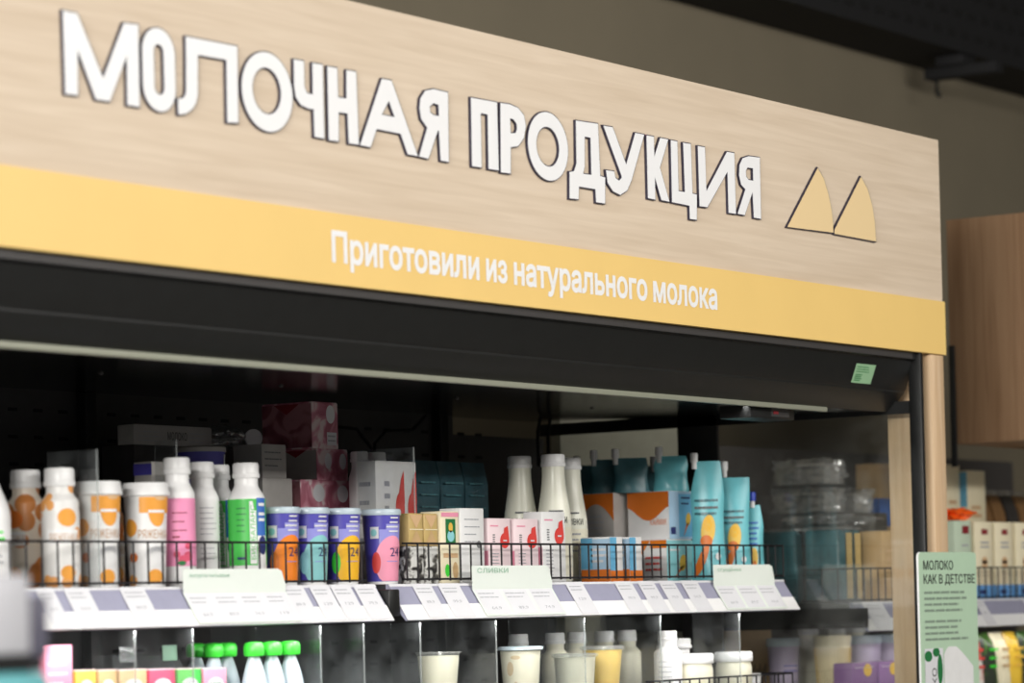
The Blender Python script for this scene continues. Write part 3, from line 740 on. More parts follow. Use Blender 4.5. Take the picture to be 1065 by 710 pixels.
def violet_cup(label, loc, rz, fruit, fruit2):
    t = thing('yogurt_cup', label, 'cup', loc, rz)
    rf = lambda v: .034+(.0425-.034)*v/.158
    mb = MB(); mb.lathe([(rf(0), 0), (rf(.158), .158)], M['violet'], 32); mb.lathe([(rf(0)+.0004, 0), (rf(.006)+.0004, .006)], M['white'], 32); mb.build('body', t)
    mb = MB(); mb.lathe([(.0445, .154), (.0455, .157), (.0455, .163), (.044, .167), (.042, .168), (.041, .165), (0, .165)], M['translucent'], 32); mb.build('lid', t)
    mb = MB(); f = on_round(rf, .0005); g = on_round(rf, .0012); h = on_round(rf, .002)
    mb.rect(f, -.012, .05, .095, .122, M['lilac'], 12, 1, bot=lambda u: .085); mb.rect(f, .004, .05, .122, .134, M['lilac'], 10, 1)
    mb.disk(g, .020, .050, .042, .058, fruit, n=28, rings=4, clip=(-.05, .06, .007, .11))
    mb.disk(h, -.019, .048, .010, .024, fruit2)
    mb.rect(g, -.033, -.013, .102, .128, M['paper'], 5, 1); mb.disk(h, -.024, .115, .007, .008, M['mintcup'])
    for v, u0 in ((.146, .014), (.136, .012), (.126, .004), (.116, .010)): mb.rect(h, u0, .036, v, v+.0035, M['paper'], 5, 1)
    mb.text(h, '24', .012, .062, .020, M['navy'], w=.026)
    mb.rect(h, .004, .034, .050, .0515, M['lilac'], 4, 1); mb.build('print', t)
    return t
for x, fr, f2, nm in ((5.405, 'tang', 'dkorange', 'orange-fruit print next to the green bottle'), (5.508, 'mintcup', 'aqua', 'pale blue print'), (5.622, 'mango', 'lime', 'mango-yellow print'), (5.770, 'rose', 'red', 'strawberry-pink print at the end of the row')):
    violet_cup('violet yogurt cup with '+nm, (x, .463, ZU), toward(x, .463, 10), M[fr], M[f2])

# --- cartons
def carton(name, label, cat, x0, x1, y0, y1, z0, z1, mat, prints=None, side=None, group=None, gable=0., flap=None):
    """Folded carton: body with rounded edges, a top flap, and prints on its front (-y) and side (-x) faces."""
    t = thing(name, label, cat, ((x0+x1)/2, (y0+y1)/2, z0), 0, group)
    w, d, h = (x1-x0)/2, (y1-y0)/2, z1-z0
    mb = MB(); mb.box(-w, w, -d, d, 0, h-gable, mat, min(.0025, w/4, d/4))
    if side: mb.rect(on_side(-w, d, 0, .0003), .002, 2*d-.002, .003, h-gable-.003, side, 1, 1)
    if prints: prints(mb, on_front(-w, -d, 0), on_side(-w, d, 0), 2*w, 2*d, h)
    mb.build('body', t)
    mb = MB()
    if gable:
        mb.add([(-w, -d, h-gable), (w, -d, h-gable), (w, d, h-gable), (-w, d, h-gable), (-w, -.004, h-.012), (w, -.004, h-.012), (w, .004, h-.012), (-w, .004, h-.012)],
               [(0, 1, 5, 4), (2, 3, 7, 6), (1, 2, 6, 5), (3, 0, 4, 7)], flap or mat)
        mb.box(-w, w, -.004, .004, h-.0125, h, flap or mat)
        mb.build('gable_top', t)
    else:
        mb.box(-w*.97, w*.97, -d*.97, d*.97, h-.0005, h+.0012, flap or mat); mb.box(-w*.97, w*.97, -.0006, .0006, h+.0012, h+.0016, M['print']); mb.build('top_flap', t)
    return t

def pr_gold(mb, F, S, w, d, h):
    F2 = lambda u, v: Vector(F(u, v))+Vector((0, -.0006, 0))
    mb.poly(F, [(w*.05, h*.03), (w*.95, h*.03), (w*.5, h*.5)], M['kraft']); mb.poly(F, [(w*.05, h*.97), (w*.95, h*.97), (w*.5, h*.55)], M['puddle']); mb.rect(F2, w*.02, w*.98, h*.50, h*.53, M['cream'], 1, 1)
def pr_butter(mb, F, S, w, d, h):
    F2 = lambda u, v: Vector(F(u, v))+Vector((0, -.0006, 0))
    mb.rect(F, w*.25, w*.80, h*.55, h*.90, M['dkgreen'], 1, 1); mb.disk(F2, w*.52, h*.66, w*.2, h*.08, M['aqua']); mb.disk(F2, w*.52, h*.78, w*.12, h*.07, M['sun'])
    mb.rect(F, w*.02, w*.98, h*.93, h*.99, M['rose'], 1, 1); mb.disk(F, w*.3, h*.18, w*.13, h*.09, M['lime']); mb.disk(F, w*.75, h*.18, w*.15, h*.12, M['kraft']); mb.rect(F, w*.1, w*.9, h*.36, h*.42, M['puddle'], 1, 1)
def pr_plain(mb, F, S, w, d, h):
    bars(mb, F, w*.15, w*.8, h*.85, 4, h*.1, h*.02, M['print'], 3); mb.disk(F, w*.75, h*.52, w*.10, h*.05, M['softprint'])
def pr_drop(mb, F, S, w, d, h):
    F2 = lambda u, v: Vector(F(u, v))+Vector((0, -.0006, 0))
    cu, cv = w*.72, h*.66
    mb.poly(F2, [(cu-w*.19, cv+h*.01), (cu-w*.05, cv+h*.10), (cu-w*.01, cv+h*.20), (cu+w*.14, cv+h*.23), (cu+w*.19, cv+h*.02)], M['red']); mb.disk(F, cu, cv, w*.20, h*.12, M['red'])
    F3 = lambda u, v: Vector(F(u, v))+Vector((0, -.0012, 0))
    mb.rect(F3, cu-w*.08, cu+w*.08, cv-h*.01, cv+h*.012, M['paper'], 1, 1)
    mb.rect(F, w*.1, w*.45, h*.88, h*.90, M['rose'], 1, 1)
    bars(mb, F, w*.2, w*.32, h*.74, 5, h*.035, h*.025, M['darkprint'], 7); bars(mb, F, w*.15, w*.5, h*.45, 8, h*.05, h*.02, M['print'], 9)
    mb.rect(S, d*.0, d, h*.02, h*.5, M['rose'], 1, 1)
for a, b, nm in ((5.838, 5.893, 'next to the strawberry-pink violet cup'), (5.897, 5.950, 'next to the pale yellow carton')):
    carton('butter_pack', 'gold wrapped butter slab on a black and white pack '+nm, 'carton', a, b, .436, .535, ZU+.0855, ZU+.158, M['gold'], pr_gold)
    carton('tea_biscuit_pack', 'black and white printed pack under the gold slab '+nm, 'carton', a, b, .436, .535, ZU, ZU+.0835, M['bwprint'])
carton('butter_carton', 'pale yellow carton with green picture label between gold slabs and white carton', 'carton', 5.957, 6.027, .432, .490, ZU, ZU+.164, M['cream'], pr_butter)
carton('butter_carton', 'plain white carton with grey print between the green-pictured and red-drop cartons', 'carton', 6.032, 6.127, .430, .490, ZU, ZU+.172, M['white'], pr_plain)
for i, (a, b, h, nm) in enumerate(((6.150, 6.245, .150, 'pale pink cream carton with red drop mark next to the plain white carton'), (6.260, 6.362, .150, 'pale pink cream carton with red drop mark, middle of the three'), (6.378, 6.48, .168, 'taller white cream carton with red drop mark before the milk bottles'))):
    carton('cream_carton', nm, 'carton', a, b, .436, .49, ZU, ZU+h, M['paleface'] if i < 2 else M['white'], pr_drop)
    c = bpy.data.objects[-1] if False else None
# screw caps of the cream cartons
for x, h, nm in ((6.198, .150, 0), (6.311, .150, 0), (6.428, .168, 0)):
    pass

def lab_milk(mb, f, R, H):
    mb.rect(f, -.018, .018, .173, .177, M['softprint'], 4, 1)
    mb.text(f, 'СЛИВКИ', -.03, .145, .016, M['darkprint'], w=.06); mb.lathe([(R+.0005, .02), (R+.0005, .135)], M['creamjar'], 28)
    bars(mb, on_round(lambda v: R, .0014), -.02, .025, .12, 4, .014, .006, M['print'], 4)
for x, y, nm in ((6.561, .62, 'cream-coloured milk bottle with white cap, standing apart behind the pink cartons'), (6.568, .525, 'cream-coloured milk bottle with white cap, frontmost of the pair behind the tall carton'), (6.755, .60, 'cream-coloured milk bottle with white cap next to the caramel-topped tray')):
    bottle('milk_bottle', nm, 'bottle', (x, y, ZU), toward(x, y, 6), .315, .0425, .031, .030, .135, M['milk'], M['white'], lab_milk, neckH=.006, neckR=.028, taper=.85)

# --- shelf trays of pouches
def wave_side(mb, F, S, w, d, h):
    S2 = lambda u, v: Vector(S(u, v))+Vector((-.0006, 0, 0)); F2 = lambda u, v: Vector(F(u, v))+Vector((0, -.0006, 0))
    mb.rect(S, 0, d, h*.6, h, M['dkorange'], 24, 1, bot=lambda u: h*(.68-.28*sin(pi*min(1, max(0, u/d)))**1.5))
    mb.text(S2, 'КАЙМАК', d*.55, h*.30, h*.13, M['dkorange'], w=d*.4)
    mb.rect(F, 0, w, 0, h, M['ltblue'], 1, 1); mb.rect(F2, w*.4, w*.96, h*.05, h*.95, M['cyan'], 1, 1)
    F3 = lambda u, v: Vector(F(u, v))+Vector((0, -.0012, 0))
    mb.disk(F3, w*.78, h*.42, w*.10, h*.14, M['sun'], rot=-.3); mb.poly(F3, [(w*.70, h*.32), (w*.82, h*.35), (w*.58, h*.06)], M['dkorange'])
    bars(mb, F3, w*.5, w*.9, h*.85, 2, h*.12, h*.05, M['navy'], 4); mb.rect(F3, w*.05, w*.25, h*.1, h*.25, M['navy'], 1, 1)
def low_side(mb, F, S, w, d, h):
    S2 = lambda u, v: Vector(S(u, v))+Vector((-.0006, 0, 0))
    mb.poly(S, [(0, h*.35), (d*.5, h*.99), (0, h*.99)], M['tang']); mb.rect(S, d*.5, d, h*.8, h*.99, M['tang'], 1, 1)
    bars(mb, S2, d*.35, d*.9, h*.55, 3, h*.14, h*.07, M['red'], 4)
    mb.rect(F, 0, w, 0, h*.98, M['aqua'], 1, 1); F3 = lambda u, v: Vector(F(u, v))+Vector((0, -.0012, 0))
    mb.disk(F3, w*.6, h*.45, w*.13, h*.2, M['sun'], rot=-.4); mb.poly(F3, [(w*.5, h*.35), (w*.68, h*.4), (w*.25, h*.05)], M['dkorange']); bars(mb, F3, w*.1, w*.6, h*.85, 2, h*.12, h*.06, M['white'], 4)
def arch_side(mb, F, S, w, d, h):
    mb.rect(S, 0, d, h*.5, h, M['dkorange'], 24, 1, bot=lambda u: h*(.42+.36*sin(pi*min(1, max(0, u/d)))))
    S2 = lambda u, v: Vector(S(u, v))+Vector((-.0006, 0, 0)); bars(mb, S2, d*.25, d*.8, h*.5, 4, h*.12, h*.05, M['print'], 6)
carton('pouch_tray', 'white carton tray with orange wave print and sky-blue front, upper of the pair', 'carton', 7.148, 7.268, .55, .677, ZU+.1115, ZU+.236, M['white'], wave_side)
carton('pouch_tray', 'white carton tray with orange corner beneath the wave-printed tray', 'carton', 7.132, 7.262, .55, .65, ZU, ZU+.110, M['white'], low_side)
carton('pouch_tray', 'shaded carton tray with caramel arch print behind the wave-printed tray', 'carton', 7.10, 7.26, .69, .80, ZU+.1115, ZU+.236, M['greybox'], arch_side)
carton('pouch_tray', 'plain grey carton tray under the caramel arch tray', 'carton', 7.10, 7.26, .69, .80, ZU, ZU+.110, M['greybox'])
def pr_blue(mb, F, S, w, d, h):
    mb.rect(S, 0, d, 0, h*.28, M['dkorange'], 1, 1); mb.rect(S, d*.0, d, h*.28, h*.97, M['ltblue'], 1, 1)
    S2 = lambda u, v: Vector(S(u, v))+Vector((-.0006, 0, 0)); mb.rect(S2, 0, d*.4, h*.3, h*.99, M['cyan'], 1, 1); bars(mb, S2, d*.35, d*.9, h*.7, 3, h*.13, h*.08, M['paper'], 3); F2 = lambda u, v: Vector(F(u, v)); mb.rect(F, 0, w, 0, h*.25, M['dkorange'], 1, 1); mb.rect(F, 0, w*.5, h*.25, h, M['cyan'], 1, 1)
for x, nm in ((6.70, 'blue and white milk carton with orange foot nearest the milk bottles'), (6.79, 'blue and white milk carton with orange foot nearest the orange-cornered tray')):
    carton('condensed_milk_carton', nm, 'carton', x, x+.06, .45, .535, ZU, ZU+.11, M['white'], pr_blue)

def pouch(name, label, loc, rz, w, h, th, mat, cap, spout=(0., .06), prints=None, slope=0., group=None, capdia=.02):
    """Stand-up pouch: round-bottomed foil bag with a flat seam on top and a spout with a screw cap."""
    t = thing(name, label, 'pouch', loc, rz, group)
    mb = MB(); V = []; n = 24; L = 14; F = []
    def dims(k):
        a = w/2*(1-.10*sin(pi*min(1, k*1.1))**2)*(1 if k < .72 else 1-slope*(k-.72)/.28)
        b = th/2*(1-k**1.6)+.0015
        return a, b
    for j in range(L+1):
        k = j/L; a, b = dims(k); sh = (slope*w*.18)*(max(0, k-.72)/.28)
        for i in range(n):
            u = 2*pi*i/n; s_ = sin(u); c_ = cos(u)
            V.append((a*c_+sh, b*s_*(abs(s_)**.3)*(1+.08*sin(9*k+3*c_)), h*k))
    for j in range(L):
        for i in range(n): F.append((j*n+i, j*n+(i+1) % n, (j+1)*n+(i+1) % n, (j+1)*n+i))
    F += [list(range(n))[::-1], [L*n+i for i in range(n)]]
    mb.add(V, F, mat, True); mb.build('bag', t)
    mb = MB(); sx, sz = spout
    mb.lathe([(.007, -.012), (.007, .010)], M['white'], 14, cx=sx, z=h+sz-.03)
    mb.lathe([(capdia/2, 0), (capdia/2, .020), (capdia/2*.85, .024)], cap, 16, cx=sx, z=h+sz-.024); mb.build('spout_cap', t)
    if prints:
        def fn(u, v, e=.0012):
            k = min(max(v/h, 0), 1); a, b = dims(k); c_ = max(-.999, min(.999, u/a)); s_ = sqrt(1-c_*c_)
            return (u, -b*s_**1.3*(1.08)-e, v)
        mb = MB(); prints(mb, fn, w, h); mb.build('print', t)
    return t
def pr_ice(mb, f, w, h):
    g = lambda u, v: f(u, v, .002)
    mb.disk(f, -w*.22, h*.17, w*.11, h*.15, M['dkorange'], rot=-.40); mb.disk(g, -w*.02, h*.42, w*.20, h*.13, M['sun'], rot=-.12); mb.disk(lambda u, v: f(u, v, .0028), -w*.08, h*.33, w*.17, h*.05, M['dkorange'])
    mb.disk(g, -w*.03, h*.47, w*.13, h*.06, M['mango'])
    for i, v in enumerate((.66, .60, .55)): bars(mb, g, -w*.38, w*.34, h*v, 1, .01, h*.028, M['tealdk'] if i != 1 else M['darkprint'], 3+i)
    mb.disk(g, w*.25, h*.2, w*.08, h*.03, M['white'])
def pr_slim(mb, f, w, h):
    g = lambda u, v: f(u, v, .002)
    bars(mb, lambda u, v: g(v-h*.5, u+h*.1) if False else g(u, v), -w*.2, w*.25, h*.75, 5, h*.07, h*.035, M['blue'], 3)
    mb.disk(f, 0, h*.3, w*.16, h*.13, M['sun']); mb.disk(g, 0, h*.14, w*.10, h*.12, M['dkorange'])
pouch('condensed_milk_pouch', 'tall teal spouted pouch with ice cream picture beside the wave-printed tray', (7.208, .468, ZU), toward(7.2, .47, 4), .092, .312, .062, M['teal'], M['white'], (-.032, .022), pr_ice, .35)
pouch('condensed_milk_pouch', 'teal spouted pouch with ice cream picture between the tallest pouch and the blue-capped one', (7.342, .468, ZU), toward(7.34, .47, 6), .088, .272, .062, M['teal'], M['white'], (-.022, .043), pr_ice)
pouch('condensed_milk_pouch', 'small teal pouch with blue cap at the end of the shelf by the glass', (7.436, .465, ZU), toward(7.43, .46, 6), .060, .200, .05, M['teal'], M['bluecap'], (.0, .035), pr_slim, .5)
# pouches standing in the upper trays and behind
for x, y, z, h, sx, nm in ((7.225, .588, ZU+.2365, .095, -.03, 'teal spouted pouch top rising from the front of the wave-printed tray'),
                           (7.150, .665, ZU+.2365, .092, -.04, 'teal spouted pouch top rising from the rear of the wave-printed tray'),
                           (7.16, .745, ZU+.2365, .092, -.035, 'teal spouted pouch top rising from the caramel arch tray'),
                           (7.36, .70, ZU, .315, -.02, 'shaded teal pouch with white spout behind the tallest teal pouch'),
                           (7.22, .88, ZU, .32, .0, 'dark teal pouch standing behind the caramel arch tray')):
    pouch('condensed_milk_pouch', nm, (x, y, z), toward(x, y, 5),   .095 if h < .1 else .12, h, .030, M['tealdk'] if y > .66 else M['teal'], M['white'], (sx, .025), None, .2)  # rear pouches get the darker teal: their shade is put into the colour

# --- shaded reserve stock deeper on the upper shelf
def pr_pinkbox(mb, F, S, w, d, h):
    S2 = lambda u, v: Vector(S(u, v))
    mb.disk(F, w*.70, h*.75, min(w*.17, h*.22), h*.2, M['paper'])
    mb.rect(F, w*.55, w*.92, h*.08, h*.36, M['paper'], 1, 1); mb.poly(S, [(d*.25, h*.97), (d*.75, h*.97), (d*.5, h*.75)], M['maroon'])
    F2 = lambda u, v: Vector(F(u, v))+Vector((0, -.0006, 0)); bars(mb, F2, w*.58, w*.88, h*.26, 2, h*.1, h*.05, M['print'], 3)
def pr_two(mb, F, S, w, d, h):
    for u in (.35, .82): mb.disk(F, w*u, h*.62, w*.11, h*.26, M['paper'])
    mb.poly(S, [(d*.25, h*.97), (d*.75, h*.97), (d*.5, h*.75)], M['maroon'])
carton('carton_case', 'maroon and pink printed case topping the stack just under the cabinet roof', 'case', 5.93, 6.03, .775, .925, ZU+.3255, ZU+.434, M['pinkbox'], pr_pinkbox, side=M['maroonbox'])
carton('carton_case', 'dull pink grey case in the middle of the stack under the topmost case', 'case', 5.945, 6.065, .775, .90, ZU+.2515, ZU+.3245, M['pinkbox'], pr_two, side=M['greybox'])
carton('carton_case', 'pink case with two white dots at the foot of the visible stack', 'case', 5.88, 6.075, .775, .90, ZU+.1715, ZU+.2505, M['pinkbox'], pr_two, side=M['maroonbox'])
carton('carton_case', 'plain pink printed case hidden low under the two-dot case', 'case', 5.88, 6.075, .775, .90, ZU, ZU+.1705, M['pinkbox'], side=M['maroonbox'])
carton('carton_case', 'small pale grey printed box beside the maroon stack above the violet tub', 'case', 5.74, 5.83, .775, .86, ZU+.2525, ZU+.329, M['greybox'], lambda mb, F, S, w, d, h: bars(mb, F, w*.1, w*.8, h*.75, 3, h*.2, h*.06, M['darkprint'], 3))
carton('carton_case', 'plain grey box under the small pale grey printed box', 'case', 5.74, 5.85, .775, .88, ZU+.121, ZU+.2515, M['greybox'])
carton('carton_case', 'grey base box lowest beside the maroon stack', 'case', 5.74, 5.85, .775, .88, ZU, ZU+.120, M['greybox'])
carton('carton_case', 'hazy pink case standing between the two-dot case and the red-drop case', 'case', 6.10, 6.20, .80, .90, ZU, ZU+.245, M['pinkbox'], pr_two, side=M['maroonbox'])
def pr_pep(mb, F, S, w, d, h):
    for u in (.58, .88):
        mb.disk(F, w*u, h*.62, w*.11, h*.13, M['red'], clip=(0, w, 0, h)); mb.poly(lambda u, v: Vector(F(u, v))+Vector((0, -.0006, 0)), [(w*(u-.06), h*.68), (w*(u+.11), h*.66), (w*(u+.10), h*.93), (w*(u+.03), h*.86)], M['red'])
    bars(mb, F, w*.2, w*.34, h*.8, 6, h*.1, h*.06, M['print'], 3)
    S2 = lambda u, v: Vector(S(u, v)); bars(mb, S, d*.2, d*.8, h*.8, 4, h*.15, h*.05, M['print'], 4)
carton('carton_case', 'white case with two red drop marks behind the violet cups', 'case', 5.965, 6.125, .62, .68, ZU, ZU+.289, M['white'], pr_pep)
for x, nm in ((6.02, 'white capped bottle behind the red-drop case, nearer the maroon stack'), (6.09, 'white capped bottle behind the red-drop case, nearer the teal packs')):
    bottle('yogurt_bottle', nm, 'bottle', (x+.03, .73, ZU), 0, .318, .026, .022, .024, .03, M['white'], M['white'])
carton('carton_case', 'long flat grey printed case lying high at the back over the bottles', 'case', 5.50, 5.775, .95, 1.00, ZU+.331, ZU+.376, M['greybox'], lambda mb, F, S, w, d, h: (mb.text(F, 'МОЛОКО', w*.42, h*.3, h*.4, M['darkprint'], w=w*.25), bars(mb, F, w*.05, w*.35, h*.65, 3, h*.22, h*.06, M['print'], 3), bars(mb, F, w*.7, w*.95, h*.65, 3, h*.22, h*.06, M['print'], 5)))
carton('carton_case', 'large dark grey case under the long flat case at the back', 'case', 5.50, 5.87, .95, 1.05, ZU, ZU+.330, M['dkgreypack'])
t = thing('wrap_bundle', 'crumpled clear film bundle at the end of the long flat grey case', 'film', (5.84, .97, ZU+.3305))
def crumple(rx, ry, rz, mat, seed, amp=.35, sub=4):
    bm = bmesh.new(); bmesh.ops.create_icosphere(bm, subdivisions=sub, radius=1)
    for v in bm.verts:
        p = v.co.copy(); q = p*1.7+Vector((seed*3.1, seed*1.7, seed))
        r = 1+amp*(noise.noise(q)+.6*abs(noise.noise(q*2.3))-.2+.35*abs(noise.noise(q*5)))
        v.co = Vector((p.x*rx*r, p.y*ry*r, max(-rz, p.z*rz*r)))
    mb = MB(); bm.verts.index_update(); bmesh.ops.translate(bm, vec=(0, 0, rz), verts=bm.verts); mb.bm(bm, mat, False); return mb
crumple(.05, .05, .026, M['film'], 2).build('film', t)
mb = MB(); mb.lathe([(.022, -.004), (.022, .004)], M['paper'], 20); o = mb.build('round_tag', t); o.rotation_euler = (pi/2, 0, -.5); o.location = (.075, -.03, .026)
t = thing('plastic_tub', 'dark violet tub with pale rim in the shade behind the white bottles', 'tub', (5.55, .80, ZU+.2))
mb = MB(); mb.lathe([(.05, 0), (.056, .11)], M['violet'], 28); mb.build('tub_body', t)
mb = MB(); mb.lathe([(.058, .106), (.058, .116), (.054, .119), (0, .119)], M['greybox'], 28); mb.build('lid', t)
mb = MB(); f = on_round(lambda v: .05+.006*v/.11); mb.rect(f, .02, .035, .07, .10, M['paper'], 4, 1); mb.build('label', t)
carton('carton_case', 'dull grey case carrying the dark violet tub', 'case', 5.49, 5.61, .74, .86, ZU, ZU+.199, M['greybox'])
carton('carton_case', 'small purple and white pack behind the pink-labelled bottle', 'case', 5.185, 5.235, .63, .68, ZU, ZU+.268, M['greybox'], lambda mb, F, S, w, d, h: mb.rect(S, 0, d, h*.9, h*.99, M['violet'], 1, 1))
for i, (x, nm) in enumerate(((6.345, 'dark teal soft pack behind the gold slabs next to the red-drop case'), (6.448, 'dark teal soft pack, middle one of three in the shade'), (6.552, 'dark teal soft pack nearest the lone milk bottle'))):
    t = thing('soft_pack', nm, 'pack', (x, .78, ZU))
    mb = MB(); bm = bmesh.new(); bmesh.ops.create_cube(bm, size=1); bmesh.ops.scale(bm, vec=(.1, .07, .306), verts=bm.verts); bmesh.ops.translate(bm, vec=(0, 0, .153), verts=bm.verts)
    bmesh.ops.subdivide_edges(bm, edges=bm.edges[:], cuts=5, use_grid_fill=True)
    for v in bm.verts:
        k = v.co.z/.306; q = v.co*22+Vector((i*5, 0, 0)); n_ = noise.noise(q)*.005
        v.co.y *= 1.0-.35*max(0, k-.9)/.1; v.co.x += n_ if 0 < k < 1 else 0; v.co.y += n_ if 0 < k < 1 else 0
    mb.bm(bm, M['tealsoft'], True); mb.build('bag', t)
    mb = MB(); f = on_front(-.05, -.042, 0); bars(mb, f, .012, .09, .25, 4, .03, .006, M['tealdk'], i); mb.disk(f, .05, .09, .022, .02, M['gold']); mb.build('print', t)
# clear dividers on the upper shelf
def divider(label, x, y0, y1, z0, z1, grp=None):
    t = thing('divider', label, 'divider', (x, y0, z0), 0, grp)
    mb = MB(); mb.box(-.0015, .0015, .0015, y1-y0, 0, z1-z0, M['acrylic']); mb.build('plate', t)
    mb = MB(); mb.box(-.0017, .0017, -.0005, .0016, 0, z1-z0, M['acrylicedge']); mb.build('front_edge', t)
    return t
divider('tall clear acrylic divider on the upper shelf behind the pink-labelled bottle', 5.185, .56, .62, ZU, 1.884)
divider('clear acrylic divider on the upper shelf by the violet and strawberry-pink cup', 5.87, .44, .60, ZU, 1.882)
divider('clear acrylic divider on the upper shelf between the blotted bottles and paper cups', 4.765, .41, .54, ZU, 1.845)

# --- lower shelf
for x, y0, y1, nm in ((4.807, .36, .66, 'between the tan and caramel drink cartons'), (4.984, .36, .51, 'between the magenta and green drink cartons'), (5.405, .36, .66, 'right after the last green-capped pouch'), (5.558, .36, .66, 'in the empty gap beyond the green-capped pouches'), (5.767, .36, .66, 'just before the cream-filled cup'),
                  (6.064, .36, .66, 'between the cream-filled cup and stained tub'), (6.437, .36, .58, 'between the stained tub and clear-lidded white dessert'), (6.784, .36, .585, 'just past the yellow yogurt cup'), (7.172, .36, .50, 'between the two white-lidded cream jars')):
    divider('clear acrylic divider plate on the lower shelf, '+nm, x, y0, y1, ZL, 1.485)
def green_pouch(label, loc, rz):
    t = thing('fruit_pouch', label, 'pouch', loc, rz)
    mb = MB(); V = []; n = 20; L = 12; F = []
    for j in range(L+1):
        k = j/L; a = .031*(1-.85*k**2.4)+.004; b = .0165*(1-k**2)+.0035; a = max(a, .0075); b = max(b, .006)
        for i in range(n): V.append((a*cos(2*pi*i/n), b*sin(2*pi*i/n), .160*k))
    for j in range(L):
        for i in range(n): F.append((j*n+i, j*n+(i+1) % n, (j+1)*n+(i+1) % n, (j+1)*n+i))
    F += [list(range(n))[::-1], [L*n+i for i in range(n)]]
    mb.add(V, F, M['translucent'], True); mb.build('bag', t)
    mb = MB(); mb.lathe([(.0195, 0), (.0218, .003), (.0218, .021), (.018, .028), (.008, .030)], M['lime'], 18, z=.154); mb.build('screw_cap', t)
    mb = MB(); g = lambda u, v: (u, -(.0165*(1-(v/.16)**2)+.0035)*sqrt(max(.02, 1-(u/.036)**2))-.001, v)
    mb.disk(g, .004, .075, .012, .014, M['red']); mb.disk(g, -.014, .085, .008, .01, M['blue']); mb.rect(g, -.018, .018, .03, .05, M['cyan'], 6, 1); mb.build('print', t)
    return t
for (x, y, a, nm) in ((5.208, .492, 0, 'nearest the clear blister pack'), (5.262, .50, 2, 'second along the row'), (5.238, .408, 0, 'third along the row'), (5.298, .408, 2, 'fourth along the row'), (5.358, .406, -2, 'last in the row by the empty gap'), (5.28, .60, 4, 'in the second row behind the first two')):
    green_pouch('white fruit pouch with lime green cap, '+nm, (x, y, ZL), toward(x, y, a))
mats = [('sun', 'yellow'), ('kraft', 'tan'), ('puddle', 'caramel'), ('berry', 'magenta'), ('green', 'green'), ('rose', 'light pink')]
xs = [4.680, 4.745, 4.807, 4.897, 4.984, 5.066, 5.148]
for i, (m, nm) in enumerate(mats):
    carton('milk_drink_carton', 'small '+nm+' drink carton in the front row of the lower shelf', 'carton', xs[i]+.004, xs[i+1]-.004, .405, .455, ZL, 1.410-.0015*i, M[m],
           lambda mb, F, S, w, d, h: (mb.disk(F, w*.5, h*.75, w*.36, h*.12, M['paper']), bars(mb, F, w*.2, w*.8, h*.5, 4, h*.1, h*.05, M['white'], 3), bars(mb, lambda u, v: Vector(F(u, v))+Vector((0, -.0006, 0)), w*.25, w*.75, h*.74, 1, .01, h*.05, M['dkgreen'], 3)), side=M[m], flap=M['paleface'])
carton('milk_drink_carton', 'taller pink drink carton standing before the small yellow one', 'carton', 4.596, 4.674, .405, .455, ZL, 1.460, M['rose'], lambda mb, F, S, w, d, h: (mb.rect(S, d*.2, d*.7, h*.55, h*.85, M['paper'], 1, 1), bars(mb, F, w*.1, w*.8, h*.8, 3, h*.1, h*.04, M['paper'], 3)), side=M['rose'])
t = thing('blister_pack', 'clear plastic clamshell behind the small drink cartons', 'pack', (5.03, .52, ZL))
mb = MB(); mb.prism([[(-.11, 0), (.11, 0), (.11, .135), (.10, .155), (.085, .16), (-.11, .165)]], lambda u, v, d: (u, d, v), 0, .05, M['acrylic']); mb.build('shell', t)
for x, m, nm in ((-.09, 'acrylicedge', ''), (.045, 'mintink', '')):
    mb = MB(); mb.box(x, x+.045, -.003, -.0005, .150, .182, M[m], .001); mb.build('clip_tag', t)

def dessert_cup(label, loc, rt, rb, h, fill, lid=True, lip=M['cup_clear'], stain=False):
    t = thing('dessert_cup', label, 'cup', loc, toward(loc[0], loc[1]))
    rf = lambda v: rb+(rt-rb)*v/h
    mb = MB(); mb.lathe([(rf(0), 0), (rf(h), h)], M['cup_clear'], 36); mb.build('cup_wall', t)
    mb = MB(); mb.lathe([(rf(0)-.0015, .002), (rf(h*.94)-.0015, h*.94), (0, h*.945)], fill, 36)
    if stain:
        f = on_round(lambda v: rf(v)-.0012); mb.disk(f, -.026, h*.66, .009, .017, M['stain']); mb.disk(f, -.012, h*.4, .005, .009, M['stain']); mb.disk(f, -.012, h*.84, .012, .005, M['stain'])
    mb.build('filling', t)
    mb = MB(); mb.lathe([(rt+.001, h-.008), (rt+.005, h-.006), (rt+.005, h), (rt*.96, h+.002), (rt*.9, h-.001), (0, h-.001)] if lid else [(rt, h-.003), (rt+.004, h-.003), (rt+.004, h), (rt, h)], lip, 36); mb.build('lid' if lid else 'rim', t)
    return t
dessert_cup('clear tapered cup filled with cream standing alone past the empty gap', (5.965, .455, ZL), .050, .036, .146, M['creamjar'], False)
dessert_cup('cream tub with pale lid and tan stains on its side', (6.30, .455, ZL), .050, .040, .149, M['creamjar'], True, M['translucent'], True)
dessert_cup('clear-lidded cup of white dessert before the yellow yogurt cup', (6.507, .436, ZL), .052, .042, .127, M['creamjar'], True)
dessert_cup('clear-lidded cup of yellow yogurt', (6.672, .462, ZL), .051, .036, .142, M['yogyellow'], True)
